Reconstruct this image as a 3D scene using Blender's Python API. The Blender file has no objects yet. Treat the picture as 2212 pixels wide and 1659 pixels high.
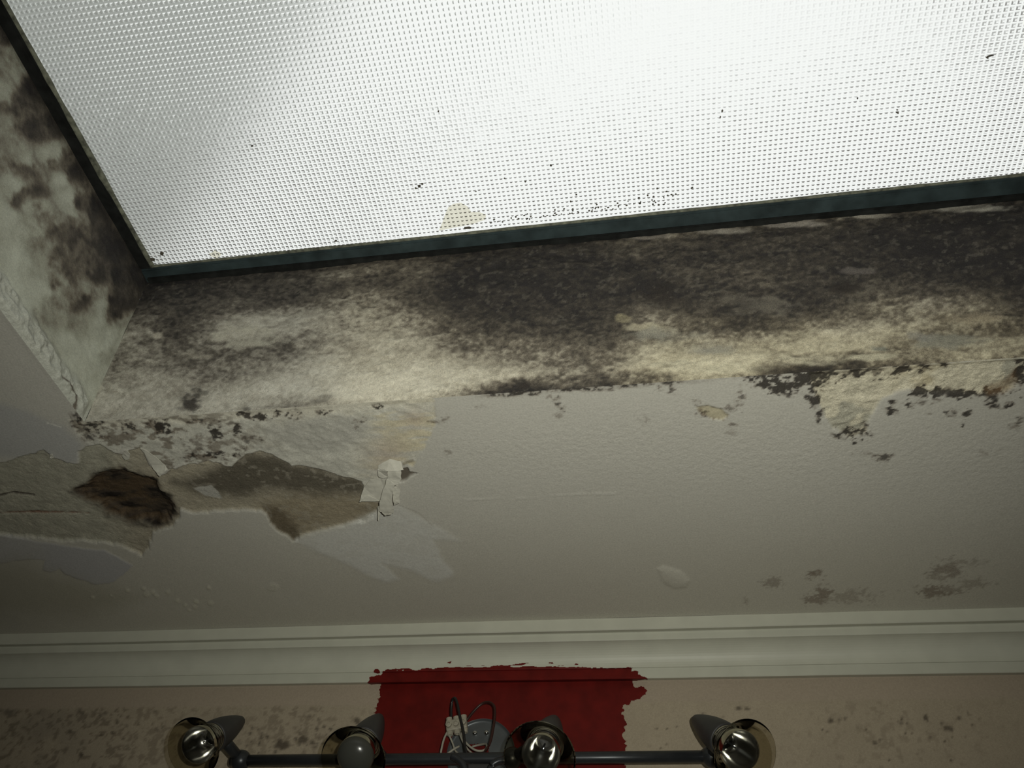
import bpy, bmesh, math, random
import numpy as np
from mathutils import Matrix, Vector

sc = bpy.context.scene
C = sc.collection
random.seed(4)

# ------------------------------------------------------------------ camera
CAM = np.array([0.0, 0.0, 1.6])
FPX = 1750.0
YAW, PITCH, ROLL = -0.21668, 0.79981, 0.08615
_cy, _sy, _cp, _sp = math.cos(YAW), math.sin(YAW), math.cos(PITCH), math.sin(PITCH)
FWD = np.array([_sy * _cp, _cy * _cp, _sp])
_r0 = np.array([_cy, -_sy, 0.0])
_u0 = np.cross(_r0, FWD)
RIGHT = math.cos(ROLL) * _r0 + math.sin(ROLL) * _u0
UP = -math.sin(ROLL) * _r0 + math.cos(ROLL) * _u0
cam_data = bpy.data.cameras.new('camera')
cam = bpy.data.objects.new('camera', cam_data)
C.objects.link(cam)
cam_data.sensor_width = 36.0
cam_data.lens = 36.0 * FPX / 2212.0
cam_data.clip_start = 0.01
m = Matrix.Identity(4)
for i in range(3):
    m[i][0] = RIGHT[i]; m[i][1] = UP[i]; m[i][2] = -FWD[i]; m[i][3] = CAM[i]
cam.matrix_world = m
sc.camera = cam

# ------------------------------------------------------------------ sky, flash of the camera, exposure
world = bpy.data.worlds.new('overcast_sky')
sc.world = world
world.use_nodes = True
bg = world.node_tree.nodes['Background']
bg.inputs['Color'].default_value = (0.985, 1.0, 0.98, 1)
bg.inputs['Strength'].default_value = 1.04

fl = bpy.data.lights.new('camera_flash', 'SPOT')
fl.energy = 29.5
fl.color = (0.99, 0.985, 0.88)
fl.spot_size = math.radians(112)
fl.spot_blend = 1.0
fl.shadow_soft_size = 0.006
flash = bpy.data.objects.new('camera_flash', fl)
C.objects.link(flash)
fp = CAM + RIGHT * 0.045 + UP * 0.035
_aim = Vector(FWD - RIGHT * 0.02 + UP * 0.06).normalized()
flash.matrix_world = Matrix.Translation(Vector(fp)) @ _aim.to_track_quat('-Z', 'Y').to_matrix().to_4x4()

sc.cycles.max_bounces = 8
sc.cycles.diffuse_bounces = 2
sc.cycles.transmission_bounces = 8
sc.view_settings.view_transform = 'Standard'
sc.view_settings.look = 'None'
sc.view_settings.exposure = 0.0
sc.view_settings.gamma = 1.0
sc.view_settings.use_curve_mapping = False

# ------------------------------------------------------------------ key dimensions
ZC = 2.30                      # ceiling
ZG = 1.6 + 0.9842              # underside of the skylight frame
XL, XR = -0.7221, 0.80         # skylight opening at the ceiling
YF, YN = 0.6784, -1.05
YW = 1.2797                    # far wall
RX0, RX1, RY0 = -2.1, 1.9, -1.7   # room

# ------------------------------------------------------------------ helpers
def ray(px, py):
    return (px - 1106.0) / FPX * RIGHT - (py - 829.5) / FPX * UP + FWD

def at_z(px, py, z):
    v = ray(px, py); return CAM + v * ((z - CAM[2]) / v[2])

def at_y(px, py, y):
    v = ray(px, py); return CAM + v * ((y - CAM[1]) / v[1])

def pix(P):
    D = P - CAM
    d = D @ FWD
    d = np.where(np.abs(d) < 1e-6, 1e-6, d)
    x = 1106.0 + FPX * (D @ RIGHT) / d
    y = 829.5 - FPX * (D @ UP) / d
    bad = d < 0.05
    return np.where(bad, -9e3, x), np.where(bad, -9e3, y)

def lin(r, g, b):
    f = lambda c: (c / 255 / 12.92) if c < 10.3 else ((c / 255 + 0.055) / 1.055) ** 2.4
    return np.array([f(r), f(g), f(b)])

_tab = [np.random.RandomState(s).rand(256, 256) for s in range(12)]

def vnoise(x, y, seed=0):
    t = _tab[seed % 12]
    xi = np.floor(x).astype(np.int64); yi = np.floor(y).astype(np.int64)
    fx = x - xi; fy = y - yi
    fx = fx * fx * (3 - 2 * fx); fy = fy * fy * (3 - 2 * fy)
    o = seed * 37
    a = t[(xi + o) & 255, yi & 255]; b = t[(xi + 1 + o) & 255, yi & 255]
    c = t[(xi + o) & 255, (yi + 1) & 255]; d = t[(xi + 1 + o) & 255, (yi + 1) & 255]
    return (a * (1 - fx) + b * fx) * (1 - fy) + (c * (1 - fx) + d * fx) * fy

def fbm(x, y, scale, octv=4, seed=0, gain=0.55):
    s = 0; a = 1; n = 0; f = 1.0 / scale
    for i in range(octv):
        s = s + a * vnoise(x * f + 17.3 * i, y * f + 9.1 * i, seed + i); n += a
        a *= gain; f *= 2.03
    return s / n

def sstep(a, b, x):
    t = np.clip((x - a) / (b - a), 0, 1); return t * t * (3 - 2 * t)

def poly_sd(px, py, poly, margin=60):
    """signed distance in pixels of a drawn outline, positive inside"""
    P = np.array(poly, float)
    out = np.full(px.shape, -1e3)
    sel = (px > P[:, 0].min() - margin) & (px < P[:, 0].max() + margin) & (py > P[:, 1].min() - margin) & (py < P[:, 1].max() + margin)
    x = px[sel]; y = py[sel]
    if x.size == 0:
        return out
    best = np.full(x.shape, 1e9); ins = np.zeros(x.shape, bool)
    for i in range(len(P)):
        ax, ay = P[i]; bx, by = P[(i + 1) % len(P)]
        dx, dy = bx - ax, by - ay
        t = np.clip(((x - ax) * dx + (y - ay) * dy) / (dx * dx + dy * dy + 1e-9), 0, 1)
        best = np.minimum(best, (x - ax - t * dx) ** 2 + (y - ay - t * dy) ** 2)
        with np.errstate(divide='ignore', invalid='ignore'):
            xin = (ay > y) != (by > y)
            xc = dx * (y - ay) / (by - ay if by != ay else 1e-9) + ax
        ins ^= xin & (x < xc)
    out[sel] = np.where(ins, 1, -1) * np.sqrt(best)
    return out

def line_d(px, py, pts):
    best = np.full(px.shape, 1e9)
    for (ax, ay), (bx, by) in zip(pts[:-1], pts[1:]):
        dx, dy = bx - ax, by - ay
        t = np.clip(((px - ax) * dx + (py - ay) * dy) / (dx * dx + dy * dy + 1e-9), 0, 1)
        best = np.minimum(best, (px - ax - t * dx) ** 2 + (py - ay - t * dy) ** 2)
    return np.sqrt(best)

def mixc(col, c, mask):
    return col + (np.asarray(c) - col) * mask[..., None]

def link(name, me, mat=None, parent=None, smooth=False):
    o = bpy.data.objects.new(name, me)
    C.objects.link(o)
    if mat is not None:
        me.materials.append(mat)
    if len(me.polygons):
        me.polygons.foreach_set('use_smooth', np.full(len(me.polygons), bool(smooth)))
    if parent is not None:
        o.parent = parent
    return o

def from_arrays(name, verts, quads):
    me = bpy.data.meshes.new(name)
    verts = np.asarray(verts, np.float32); quads = np.asarray(quads, np.int32)
    k = quads.shape[1]
    me.vertices.add(len(verts)); me.vertices.foreach_set('co', verts.ravel())
    me.loops.add(quads.size); me.loops.foreach_set('vertex_index', quads.ravel())
    me.polygons.add(len(quads))
    me.polygons.foreach_set('loop_start', np.arange(0, quads.size, k, dtype=np.int32))
    me.update(calc_edges=True)
    return me

def set_col(me, col):
    a = me.color_attributes.new('Col', 'FLOAT_COLOR', 'POINT')
    c = np.ones((len(col), 4), np.float32); c[:, :3] = np.clip(col, 0.004, 0.95)
    a.data.foreach_set('color', c.ravel())

def set_f(me, name, v):
    a = me.attributes.new(name, 'FLOAT', 'POINT')
    a.data.foreach_set('value', np.asarray(v, np.float32))

def grid_faces(nu, nv, keep=None, flip=False):
    i, j = np.meshgrid(np.arange(nu - 1), np.arange(nv - 1), indexing='ij')
    a = i * nv + j
    q = np.stack([a, a + nv, a + nv + 1, a + 1], -1).reshape(-1, 4)
    if flip:
        q = q[:, ::-1]
    if keep is not None:
        q = q[keep.ravel()]
    return q

def compact(verts, quads, *arrs):
    used = np.unique(quads)
    mp = np.full(len(verts), -1, np.int64); mp[used] = np.arange(len(used))
    return (verts[used], mp[quads]) + tuple(a[used] for a in arrs)

def axis(*segs):
    """(start, end, step) pieces joined into one sorted coordinate list"""
    out = []
    for a, b, st in segs:
        n = max(1, int(round((b - a) / st)))
        out.append(np.linspace(a, b, n + 1)[:-1])
    out.append(np.array([segs[-1][1]]))
    return np.concatenate(out)

def bm_obj(name, bm, mat, parent=None, smooth=False):
    me = bpy.data.meshes.new(name)
    bmesh.ops.recalc_face_normals(bm, faces=bm.faces)
    bm.to_mesh(me); bm.free()
    return link(name, me, mat, parent, smooth)

def add_box(bm, lo, hi, bevel=0.0):
    r = bmesh.ops.create_cube(bm, size=1)
    for v in r['verts']:
        v.co = Vector([(lo[k] + hi[k]) / 2 + v.co[k] * (hi[k] - lo[k]) for k in range(3)])
    if bevel > 0:
        es = list({e for v in r['verts'] for e in v.link_edges})
        bmesh.ops.bevel(bm, geom=es, offset=bevel, segments=2, affect='EDGES', profile=0.5)

def lathe(bm, prof, n=32, mat=None, close=False):
    rings = []
    M = mat or Matrix.Identity(4)
    for r, z in prof:
        if r < 1e-6:
            rings.append([bm.verts.new(M @ Vector((0, 0, z)))])
        else:
            rings.append([bm.verts.new(M @ Vector((r * math.cos(2 * math.pi * k / n), r * math.sin(2 * math.pi * k / n), z))) for k in range(n)])
    pairs = list(zip(rings[:-1], rings[1:]))
    if close:
        pairs.append((rings[-1], rings[0]))
    for A, B in pairs:
        for k in range(n):
            k2 = (k + 1) % n
            if len(A) == 1 and len(B) == 1:
                continue
            if len(A) == 1:
                bm.faces.new((A[0], B[k], B[k2]))
            elif len(B) == 1:
                bm.faces.new((A[k], B[0], A[k2]))
            else:
                bm.faces.new((A[k], B[k], B[k2], A[k2]))

def smooth_path(pts, n=6):
    P = [np.array(p, float) for p in pts]
    P = [2 * P[0] - P[1]] + P + [2 * P[-1] - P[-2]]
    out = []
    for i in range(1, len(P) - 2):
        for k in range(n):
            t = k / n
            out.append(0.5 * (2 * P[i] + (P[i + 1] - P[i - 1]) * t + (2 * P[i - 1] - 5 * P[i] + 4 * P[i + 1] - P[i + 2]) * t * t + (3 * P[i] - P[i - 1] - 3 * P[i + 1] + P[i + 2]) * t ** 3))
    out.append(P[-2])
    return out

def tube(bm, pts, r, n=10):
    rings = []
    for i, p in enumerate(pts):
        d = Vector(pts[min(i + 1, len(pts) - 1)] - pts[max(i - 1, 0)]).normalized()
        a = Vector((0, 0, 1)) if abs(d.z) < 0.9 else Vector((1, 0, 0))
        u = d.cross(a).normalized(); v = d.cross(u)
        rings.append([bm.verts.new(Vector(p) + (u * math.cos(2 * math.pi * k / n) + v * math.sin(2 * math.pi * k / n)) * r) for k in range(n)])
    for A, B in zip(rings[:-1], rings[1:]):
        for k in range(n):
            bm.faces.new((A[k], B[k], B[(k + 1) % n], A[(k + 1) % n]))
    bm.faces.new(rings[0]); bm.faces.new(rings[-1][::-1])

def structure(o, label=None):
    o['kind'] = 'structure'
    if label:
        o['label'] = label
    return o

# ------------------------------------------------------------------ materials
def new_mat(name):
    mt = bpy.data.materials.new(name); mt.use_nodes = True
    return mt, mt.node_tree, mt.node_tree.nodes['Principled BSDF']

def mat_simple(name, col, rough=0.5, metal=0.0, noise=0.0, nscale=60.0, spec=0.5, bump=0.0):
    mt, nt, p = new_mat(name)
    p.inputs['Roughness'].default_value = rough
    p.inputs['Metallic'].default_value = metal
    p.inputs['Specular IOR Level'].default_value = spec
    tc = nt.nodes.new('ShaderNodeTexCoord')
    nz = nt.nodes.new('ShaderNodeTexNoise'); nz.inputs['Scale'].default_value = nscale
    nz.inputs['Detail'].default_value = 5
    nt.links.new(tc.outputs['Object'], nz.inputs['Vector'])
    rp = nt.nodes.new('ShaderNodeValToRGB')
    rp.color_ramp.elements[0].position = 0.3; rp.color_ramp.elements[1].position = 0.7
    rp.color_ramp.elements[0].color = (*[c * (1 - noise) for c in col], 1)
    rp.color_ramp.elements[1].color = (*[min(1, c * (1 + noise)) for c in col], 1)
    nt.links.new(nz.outputs['Fac'], rp.inputs['Fac'])
    nt.links.new(rp.outputs['Color'], p.inputs['Base Color'])
    if bump > 0:
        b = nt.nodes.new('ShaderNodeBump'); b.inputs['Strength'].default_value = bump; b.inputs['Distance'].default_value = 0.002
        nt.links.new(nz.outputs['Fac'], b.inputs['Height']); nt.links.new(b.outputs['Normal'], p.inputs['Normal'])
    return mt

def mat_plaster(name, rough=0.75, spec=0.25, grain=0.10):
    """painted plaster: stained colour from the surface, speckled and roughened by noise"""
    mt, nt, p = new_mat(name)
    N = nt.nodes.new; L = nt.links.new
    p.inputs['Roughness'].default_value = rough
    p.inputs['Specular IOR Level'].default_value = spec
    at = N('ShaderNodeAttribute'); at.attribute_name = 'Col'
    st = N('ShaderNodeAttribute'); st.attribute_name = 'stipple'
    gr = N('ShaderNodeAttribute'); gr.attribute_name = 'grime'
    tc = N('ShaderNodeTexCoord')
    n1 = N('ShaderNodeTexNoise'); n1.inputs['Scale'].default_value = 420; n1.inputs['Detail'].default_value = 4
    n2 = N('ShaderNodeTexNoise'); n2.inputs['Scale'].default_value = 120; n2.inputs['Detail'].default_value = 3; n2.inputs['Roughness'].default_value = 0.6
    n3 = N('ShaderNodeTexNoise'); n3.inputs['Scale'].default_value = 900; n3.inputs['Detail'].default_value = 3
    for n in (n1, n2, n3):
        L(tc.outputs['Object'], n.inputs['Vector'])
    mr = N('ShaderNodeMapRange'); mr.inputs['From Min'].default_value = 0.3; mr.inputs['From Max'].default_value = 0.7
    mr.inputs['To Min'].default_value = 1 - grain; mr.inputs['To Max'].default_value = 1 + grain
    L(n1.outputs['Fac'], mr.inputs['Value'])
    # grime: strong speckle where mould grows
    ms = N('ShaderNodeMapRange'); ms.inputs['From Min'].default_value = 0.36; ms.inputs['From Max'].default_value = 0.64
    ms.inputs['To Min'].default_value = -0.55; ms.inputs['To Max'].default_value = 0.55
    L(n3.outputs['Fac'], ms.inputs['Value'])
    mm = N('ShaderNodeMath'); mm.operation = 'MULTIPLY_ADD'
    L(ms.outputs['Result'], mm.inputs[0]); L(gr.outputs['Fac'], mm.inputs[1]); L(mr.outputs['Result'], mm.inputs[2])
    mx = N('ShaderNodeVectorMath'); mx.operation = 'SCALE'
    L(at.outputs['Color'], mx.inputs[0]); L(mm.outputs['Value'], mx.inputs['Scale'])
    L(mx.outputs['Vector'], p.inputs['Base Color'])
    # relief
    h = N('ShaderNodeMath'); h.operation = 'MULTIPLY'
    L(n2.outputs['Fac'], h.inputs[0]); L(st.outputs['Fac'], h.inputs[1])
    h2 = N('ShaderNodeMath'); h2.operation = 'MULTIPLY_ADD'; h2.inputs[1].default_value = 0.08
    L(n1.outputs['Fac'], h2.inputs[0]); L(h.outputs['Value'], h2.inputs[2])
    b = N('ShaderNodeBump'); b.inputs['Strength'].default_value = 1.0; b.inputs['Distance'].default_value = 0.0016
    L(h2.outputs['Value'], b.inputs['Height']); L(b.outputs['Normal'], p.inputs['Normal'])
    return mt

M_PLASTER = mat_plaster('painted_plaster')
M_WALL = mat_plaster('wall_paint', rough=0.8, grain=0.06)
M_PLAIN = mat_simple('plain_wall_paint', (0.42, 0.40, 0.35), 0.8, noise=0.05, nscale=8)
M_FLOOR = mat_simple('floor_vinyl', (0.25, 0.23, 0.20), 0.5, noise=0.12, nscale=14)
M_CORNICE = mat_simple('cornice_paint', (0.56, 0.56, 0.47), 0.45, noise=0.04, nscale=30, spec=0.35)
M_RED = mat_simple('red_paint', (0.122, 0.0062, 0.0042), 0.55, noise=0.22, nscale=45, spec=0.2, bump=0.15)
M_FRAMEK = mat_simple('mouldy_frame', (0.014, 0.015, 0.014), 0.8, 0.0, noise=0.5, nscale=60, spec=0.2, bump=0.3)
M_FRAME = mat_simple('frame_metal', (0.036, 0.053, 0.056), 0.55, 0.0, noise=0.35, nscale=40, spec=0.4, bump=0.1)
M_SEAL = mat_simple('sealant', (0.15, 0.155, 0.115), 0.8, noise=0.6, nscale=130, bump=0.4)
M_FLAKE = mat_simple('flake_paint', (0.56, 0.545, 0.47), 0.7, noise=0.10, nscale=120, bump=0.3)
M_DIRT = mat_simple('dirt', (0.09, 0.08, 0.06), 0.9, noise=0.4, nscale=200)
M_STAIN, _nt, _p = new_mat('yellow_residue')
_t = _nt.nodes.new('ShaderNodeBsdfTransparent'); _t.inputs['Color'].default_value = (0.90, 0.885, 0.82, 1)
_nt.links.new(_t.outputs['BSDF'], _nt.nodes['Material Output'].inputs['Surface'])
M_LAMP = mat_simple('lamp_grey', (0.052, 0.051, 0.051), 0.5, 0.3, noise=0.06, nscale=80, spec=0.4)
M_LAMPD = mat_simple('lamp_dark', (0.045, 0.048, 0.052), 0.35, 0.5, noise=0.1, nscale=80)
M_BRACK = mat_simple('bracket_metal', (0.12, 0.13, 0.135), 0.4, 0.5, noise=0.12, nscale=60)
M_CHROME = mat_simple('chrome', (0.75, 0.75, 0.73), 0.12, 1.0, noise=0.02)
M_MIRROR = mat_simple('silvered_bulb', (0.78, 0.77, 0.73), 0.15, 1.0, noise=0.02)
M_BLACKW = mat_simple('black_wire', (0.012, 0.011, 0.011), 0.4, noise=0.1)
M_REDW = mat_simple('brown_wire', (0.035, 0.009, 0.006), 0.4, noise=0.1)
M_WHITEW = mat_simple('white_wire', (0.36, 0.34, 0.28), 0.5, noise=0.1)
M_BLOCK = mat_simple('terminal_plastic', (0.36, 0.33, 0.26), 0.5, noise=0.15, nscale=150, bump=0.2)
M_ROOF = mat_simple('roof_felt', (0.05, 0.05, 0.05), 0.9, noise=0.2, nscale=30)
M_ADDED = mat_simple('added_wall_pale', (0.58, 0.60, 0.57), 0.9, noise=0.15, nscale=5)
M_ADDED2 = mat_simple('added_wall_grey', (0.26, 0.25, 0.235), 0.9, noise=0.2, nscale=5)

def mat_glass(name, col, rough, ior=1.45):
    mt, nt, p = new_mat(name)
    g = nt.nodes.new('ShaderNodeBsdfGlass'); g.distribution = 'MULTI_GGX'
    g.inputs['Color'].default_value = (*col, 1); g.inputs['Roughness'].default_value = rough; g.inputs['IOR'].default_value = ior
    nt.links.new(g.outputs['BSDF'], nt.nodes['Material Output'].inputs['Surface'])
    nt.nodes.remove(p)
    return mt

M_PANE = mat_glass('dimpled_glass', (0.985, 0.99, 0.985), 0.24)
def mat_thin(name, tint, rough, refl):
    """thin-walled glass: tinted see-through body with a glossy skin"""
    mt, nt, p = new_mat(name)
    t = nt.nodes.new('ShaderNodeBsdfTransparent'); t.inputs['Color'].default_value = (*tint, 1)
    g = nt.nodes.new('ShaderNodeBsdfGlossy'); g.inputs['Roughness'].default_value = rough
    lw = nt.nodes.new('ShaderNodeFresnel'); lw.inputs['IOR'].default_value = refl
    mx = nt.nodes.new('ShaderNodeMixShader')
    nt.links.new(lw.outputs['Fac'], mx.inputs['Fac']); nt.links.new(t.outputs['BSDF'], mx.inputs[1]); nt.links.new(g.outputs['BSDF'], mx.inputs[2])
    nt.links.new(mx.outputs['Shader'], nt.nodes['Material Output'].inputs['Surface'])
    nt.nodes.remove(p)
    return mt

M_SMOKE = mat_thin('smoky_shade_glass', (0.80, 0.78, 0.71), 0.05, 1.10)
M_BULBG = mat_thin('bulb_glass', (0.97, 0.97, 0.95), 0.03, 1.45)
mt, nt, p = new_mat('frosted_bulb')
p.inputs['Base Color'].default_value = (0.062, 0.063, 0.054, 1); p.inputs['Roughness'].default_value = 0.22
M_FROST = mt

# ------------------------------------------------------------------ room shell: floor and unseen walls
def slab(name, lo, hi, mat):
    bm = bmesh.new(); add_box(bm, lo, hi)
    return structure(bm_obj(name, bm, mat))

slab('floor', (RX0 - .1, RY0 - .1, -0.1), (RX1 + .1, YW + .1, 0.0), M_FLOOR)
slab('wall_left', (RX0 - .1, RY0, 0.0), (RX0, YW, ZC), M_PLAIN)
slab('wall_right', (RX1, RY0, 0.0), (RX1 + .1, YW, ZC), M_PLAIN)
slab('wall_behind', (RX0 - .1, RY0 - .1, 0.0), (RX1 + .1, RY0, ZC), M_PLAIN)

# flat roof over the ceiling, with the hole of the skylight
bm = bmesh.new()
rz0, rz1 = ZG - 0.06, ZG - 0.005
add_box(bm, (RX0 - .3, RY0 - .3, rz0), (XL - 0.05, YW + .3, rz1))
add_box(bm, (XR + 0.05, RY0 - .3, rz0), (RX1 + .3, YW + .3, rz1))
add_box(bm, (XL - 0.05, YF + 0.03, rz0), (XR + 0.05, YW + .3, rz1))
add_box(bm, (XL - 0.05, RY0 - .3, rz0), (XR + 0.05, YN - 0.03, rz1))
structure(bm_obj('roof', bm, M_ROOF))
bm = bmesh.new()
add_box(bm, (-5.5, -4.0, rz1 - 3.0), (-2.6, 2.35, rz1 + 8.0))  # unseen block, added to grey the left part of the glass
structure(bm_obj('added_wall_left', bm, M_ADDED))
bm = bmesh.new()
add_box(bm, (3.2, -4.0, rz1 - 3.0), (6.0, 1.9, rz1 + 7.0))  # another unseen block, added so dimples on the right turn grey
structure(bm_obj('added_wall_right', bm, M_ADDED2))
bm = bmesh.new()
add_box(bm, (-6.0, 5.2, rz1 - 3.0), (6.0, 8.0, rz1 + 4.1))  # lower unseen block added ahead, darkens the dimples towards the far bar
structure(bm_obj('added_wall_far', bm, M_ADDED2))

# ------------------------------------------------------------------ ceiling
xs = axis((RX0, -1.24, 0.06), (-1.24, XL, 0.0017), (XL, 0.60, 0.0017), (0.60, XR, 0.02), (XR, RX1, 0.06))
ys = axis((RY0, YN, 0.08), (YN, -0.1, 0.08), (-0.1, 0.36, 0.03), (0.36, YF, 0.0028), (YF, 0.86, 0.0015), (0.86, 1.225, 0.0027), (1.225, YW, 0.01))
X, Y = np.meshgrid(xs, ys, indexing='ij')
nx, ny = X.shape
V = np.stack([X, Y, np.full_like(X, ZC)], -1).reshape(-1, 3)
px, py = pix(V)
x = V[:, 0]; y = V[:, 1]
big = fbm(x, y, 0.25, 4, 1); med = fbm(x, y, 0.04, 4, 2); fin = fbm(x, y, 0.012, 4, 3); vf = fbm(x, y, 0.0042, 3, 5)
strk = fbm(x * 0.25, y, 0.010, 4, 6)        # streaks along the wall
wob = (fin - 0.5) * 14 + (med - 0.5) * 16
col = np.ones((len(V), 3)) * np.array([0.56, 0.545, 0.485])
col *= (0.97 + 0.06 * big)[:, None]
disp = (big - 0.5) * 0.002                  # metres, positive hangs down
grime = np.zeros(len(V))
stip = 0.15 + 0.55 * sstep(-20, 120, poly_sd(px, py, [(930, 880), (1500, 820), (2300, 830), (2300, 1120), (1500, 1100), (880, 1060)], 200))

def mask(poly, soft=2.0, amp=1.0, margin=70, grow=0.0):
    return sstep(-soft, soft, poly_sd(px, py, poly, margin) + wob * amp + grow)

lower = sstep(1010, 1330, py - 0.02 * (1106 - px))
col = mixc(col, [0.52, 0.495, 0.41], 0.7 * lower)      # yellowed towards the wall

# left: smooth filler, pale lavender grey
mk = mask([(-60, 860), (60, 888), (140, 922), (175, 960), (170, 998), (150, 1004), (110, 988), (60, 990), (-60, 985)], 10, 0.5)
col = mixc(col, [0.475, 0.475, 0.46], mk * 0.85)
# stripped band next to the reveal: cream mottled plaster
G = [(150, 905), (240, 905), (500, 885), (800, 862), (930, 855), (945, 900), (925, 950), (905, 985), (895, 1012), (868, 1000), (845, 1035), (830, 1075), (800, 1068), (785, 1045), (745, 1040), (650, 1012), (590, 990), (545, 985), (505, 1010), (450, 1000), (390, 1006), (345, 1028), (318, 985), (300, 970), (250, 975), (200, 962), (165, 935)]
mk = mask(G, 3, 0.8)
gcol = np.array([0.60, 0.59, 0.515]) * (0.82 + 0.36 * fin)[:, None]
yel = sstep(740, 880, px + 60 * (med - 0.5)) * sstep(0.36, 0.58, strk)
gcol = mixc(gcol, [0.66, 0.60, 0.43], yel * 0.9)
pink = np.exp(-(((px - 835) / 45) ** 2 + ((py - 985) / 40) ** 2)) + np.exp(-(((px - 895) / 26) ** 2 + ((py - 905) / 22) ** 2))
gcol = mixc(gcol, [0.50, 0.42, 0.33], np.clip(pink, 0, 1) * 0.6)
spk = sstep(0.52, 0.62, fbm(x * 0.7, y, 0.011, 4, 7)) * sstep(640, 420, px + 80 * (med - .5)) * sstep(880, 915, py + 0.062 * (px - 190) + 20)
gcol = mixc(gcol, [0.19, 0.155, 0.115], spk * 0.75)
smoothgrey = sstep(-10, 14, poly_sd(px, py, [(640, 900), (760, 888), (800, 925), (770, 960), (680, 985), (600, 960), (570, 930)]) + wob)
gcol = mixc(gcol, np.array([0.48, 0.47, 0.415]) * (0.93 + 0.14 * fin)[:, None], smoothgrey * 0.85)
near = sstep(0.030, 0.004, (y - YF) + (fin - .5) * 0.03 + (med - .5) * .02)
gcol = mixc(gcol, np.array([0.72, 0.685, 0.565]) * (0.85 + 0.3 * fin)[:, None], near * 0.75 * (1 - 0.8 * spk))
col = col + (gcol - col) * mk[:, None]
disp += mk * (0.0008 * (fin - 0.5) * 3 - 0.0008)
grime = np.maximum(grime, mk * 0.25)

# big hole in the paint: damp grey-brown undercoat
B = [(95, 972), (115, 990), (150, 1003), (168, 1000), (170, 975), (190, 965), (215, 962), (240, 975), (262, 985), (270, 975), (300, 968), (315, 985), (325, 1005), (345, 1028), (365, 1013), (420, 1002), (450, 998), (500, 1012), (512, 1000), (530, 985), (560, 975), (590, 985), (630, 1010), (650, 1008), (700, 1020), (745, 1035), (780, 1042), (785, 1062), (800, 1072), (835, 1085), (815, 1108), (790, 1125), (740, 1135), (690, 1150), (660, 1152), (635, 1165), (600, 1147), (582, 1130), (575, 1110), (565, 1101), (500, 1103), (450, 1106), (420, 1109), (392, 1105), (388, 1122), (370, 1137), (335, 1150), (326, 1156), (322, 1186), (305, 1197), (290, 1192), (250, 1180), (200, 1172), (120, 1165), (-40, 1150), (-40, 1010), (60, 985)]
mk = mask(B, 2.2, 0.7)
leftness = sstep(330, 200, px + 60 * (med - 0.5))
bcol = np.array([0.42, 0.38, 0.29]) * (0.78 + 0.44 * fin)[:, None]
bcol = mixc(bcol, np.array([0.42, 0.41, 0.33]) * (0.75 + 0.5 * fin)[:, None], leftness * 0.85)
tan = sstep(-25, 25, poly_sd(px, py, [(560, 1085), (640, 1070), (760, 1068), (840, 1085), (800, 1125), (640, 1165), (590, 1140)]) + wob)
bcol = mixc(bcol, np.array([0.31, 0.265, 0.185]) * (0.75 + 0.5 * strk)[:, None], tan * 0.9)
dark = sstep(-22, 14, poly_sd(px, py, [(370, 1045), (440, 1030), (540, 985), (590, 990), (640, 1012), (700, 1022), (780, 1045), (790, 1066), (700, 1068), (640, 1060), (570, 1062), (520, 1075), (430, 1070)]) + wob)
bcol = mixc(bcol, [0.10, 0.088, 0.066], dark * 0.9)
dark2 = sstep(-16, 8, poly_sd(px, py, [(575, 1105), (600, 1105), (640, 1140), (635, 1165), (600, 1147), (582, 1130)]) + wob)
bcol = mixc(bcol, [0.12, 0.095, 0.06], dark2 * 0.8)
fleck = sstep(0.66, 0.70, fbm(x, y, 0.008, 2, 8))
bcol = mixc(bcol, [0.40, 0.37, 0.30], fleck * 0.35)
chip = mask([(415, 1058), (455, 1052), (472, 1068), (478, 1082), (440, 1074)], 1.5, 0.2)
bcol = mixc(bcol, [0.46, 0.45, 0.40], chip)
col = col + (bcol - col) * mk[:, None]
disp -= mk * (0.0030 + 0.0012 * fin)
grime = np.maximum(grime, mk * 0.32)
stip = stip * (1 - mk) + mk * 0.9

# rotten cavity, lath and dark fibre
Cc = [(148, 1066), (168, 1056), (190, 1045), (198, 1022), (240, 1012), (300, 1022), (342, 1035), (352, 1060), (368, 1075), (388, 1102), (384, 1120), (360, 1136), (335, 1150), (318, 1140), (280, 1136), (240, 1120), (200, 1096), (170, 1078)]
sdC = poly_sd(px, py, Cc) + wob * 1.2
mk = sstep(-8, 10, sdC)
lath = fbm(x * 0.35 + y * 0.25, y - x * 0.12, 0.012, 4, 9)
ccol = np.array([0.055, 0.042, 0.03]) * (0.6 + 0.9 * fin)[:, None]
ccol = mixc(ccol, [0.10, 0.068, 0.038], sstep(0.5, 0.66, lath) * 0.7)
ccol = mixc(ccol, [0.012, 0.010, 0.009], sstep(0.48, 0.36, lath) * 0.8)
col = col + (ccol - col) * mk[:, None]
disp -= mk * 0.010 * sstep(0, 22, sdC) + mk * 0.004 * (lath - 0.5)
grime = np.maximum(grime, mk * 0.4)
# red-brown cracks running off to the left
for pts, c, wd in (([(-20, 1078), (25, 1068), (70, 1074)], [0.06, 0.045, 0.035], 4), ([(-20, 1112), (60, 1110), (190, 1112)], [0.22, 0.10, 0.06], 3)):
    dl = line_d(px, py, pts) + (fin - 0.5) * 5
    k = sstep(wd, wd * 0.3, dl)
    col = mixc(col, c, k * 0.8); disp -= k * 0.002

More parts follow.
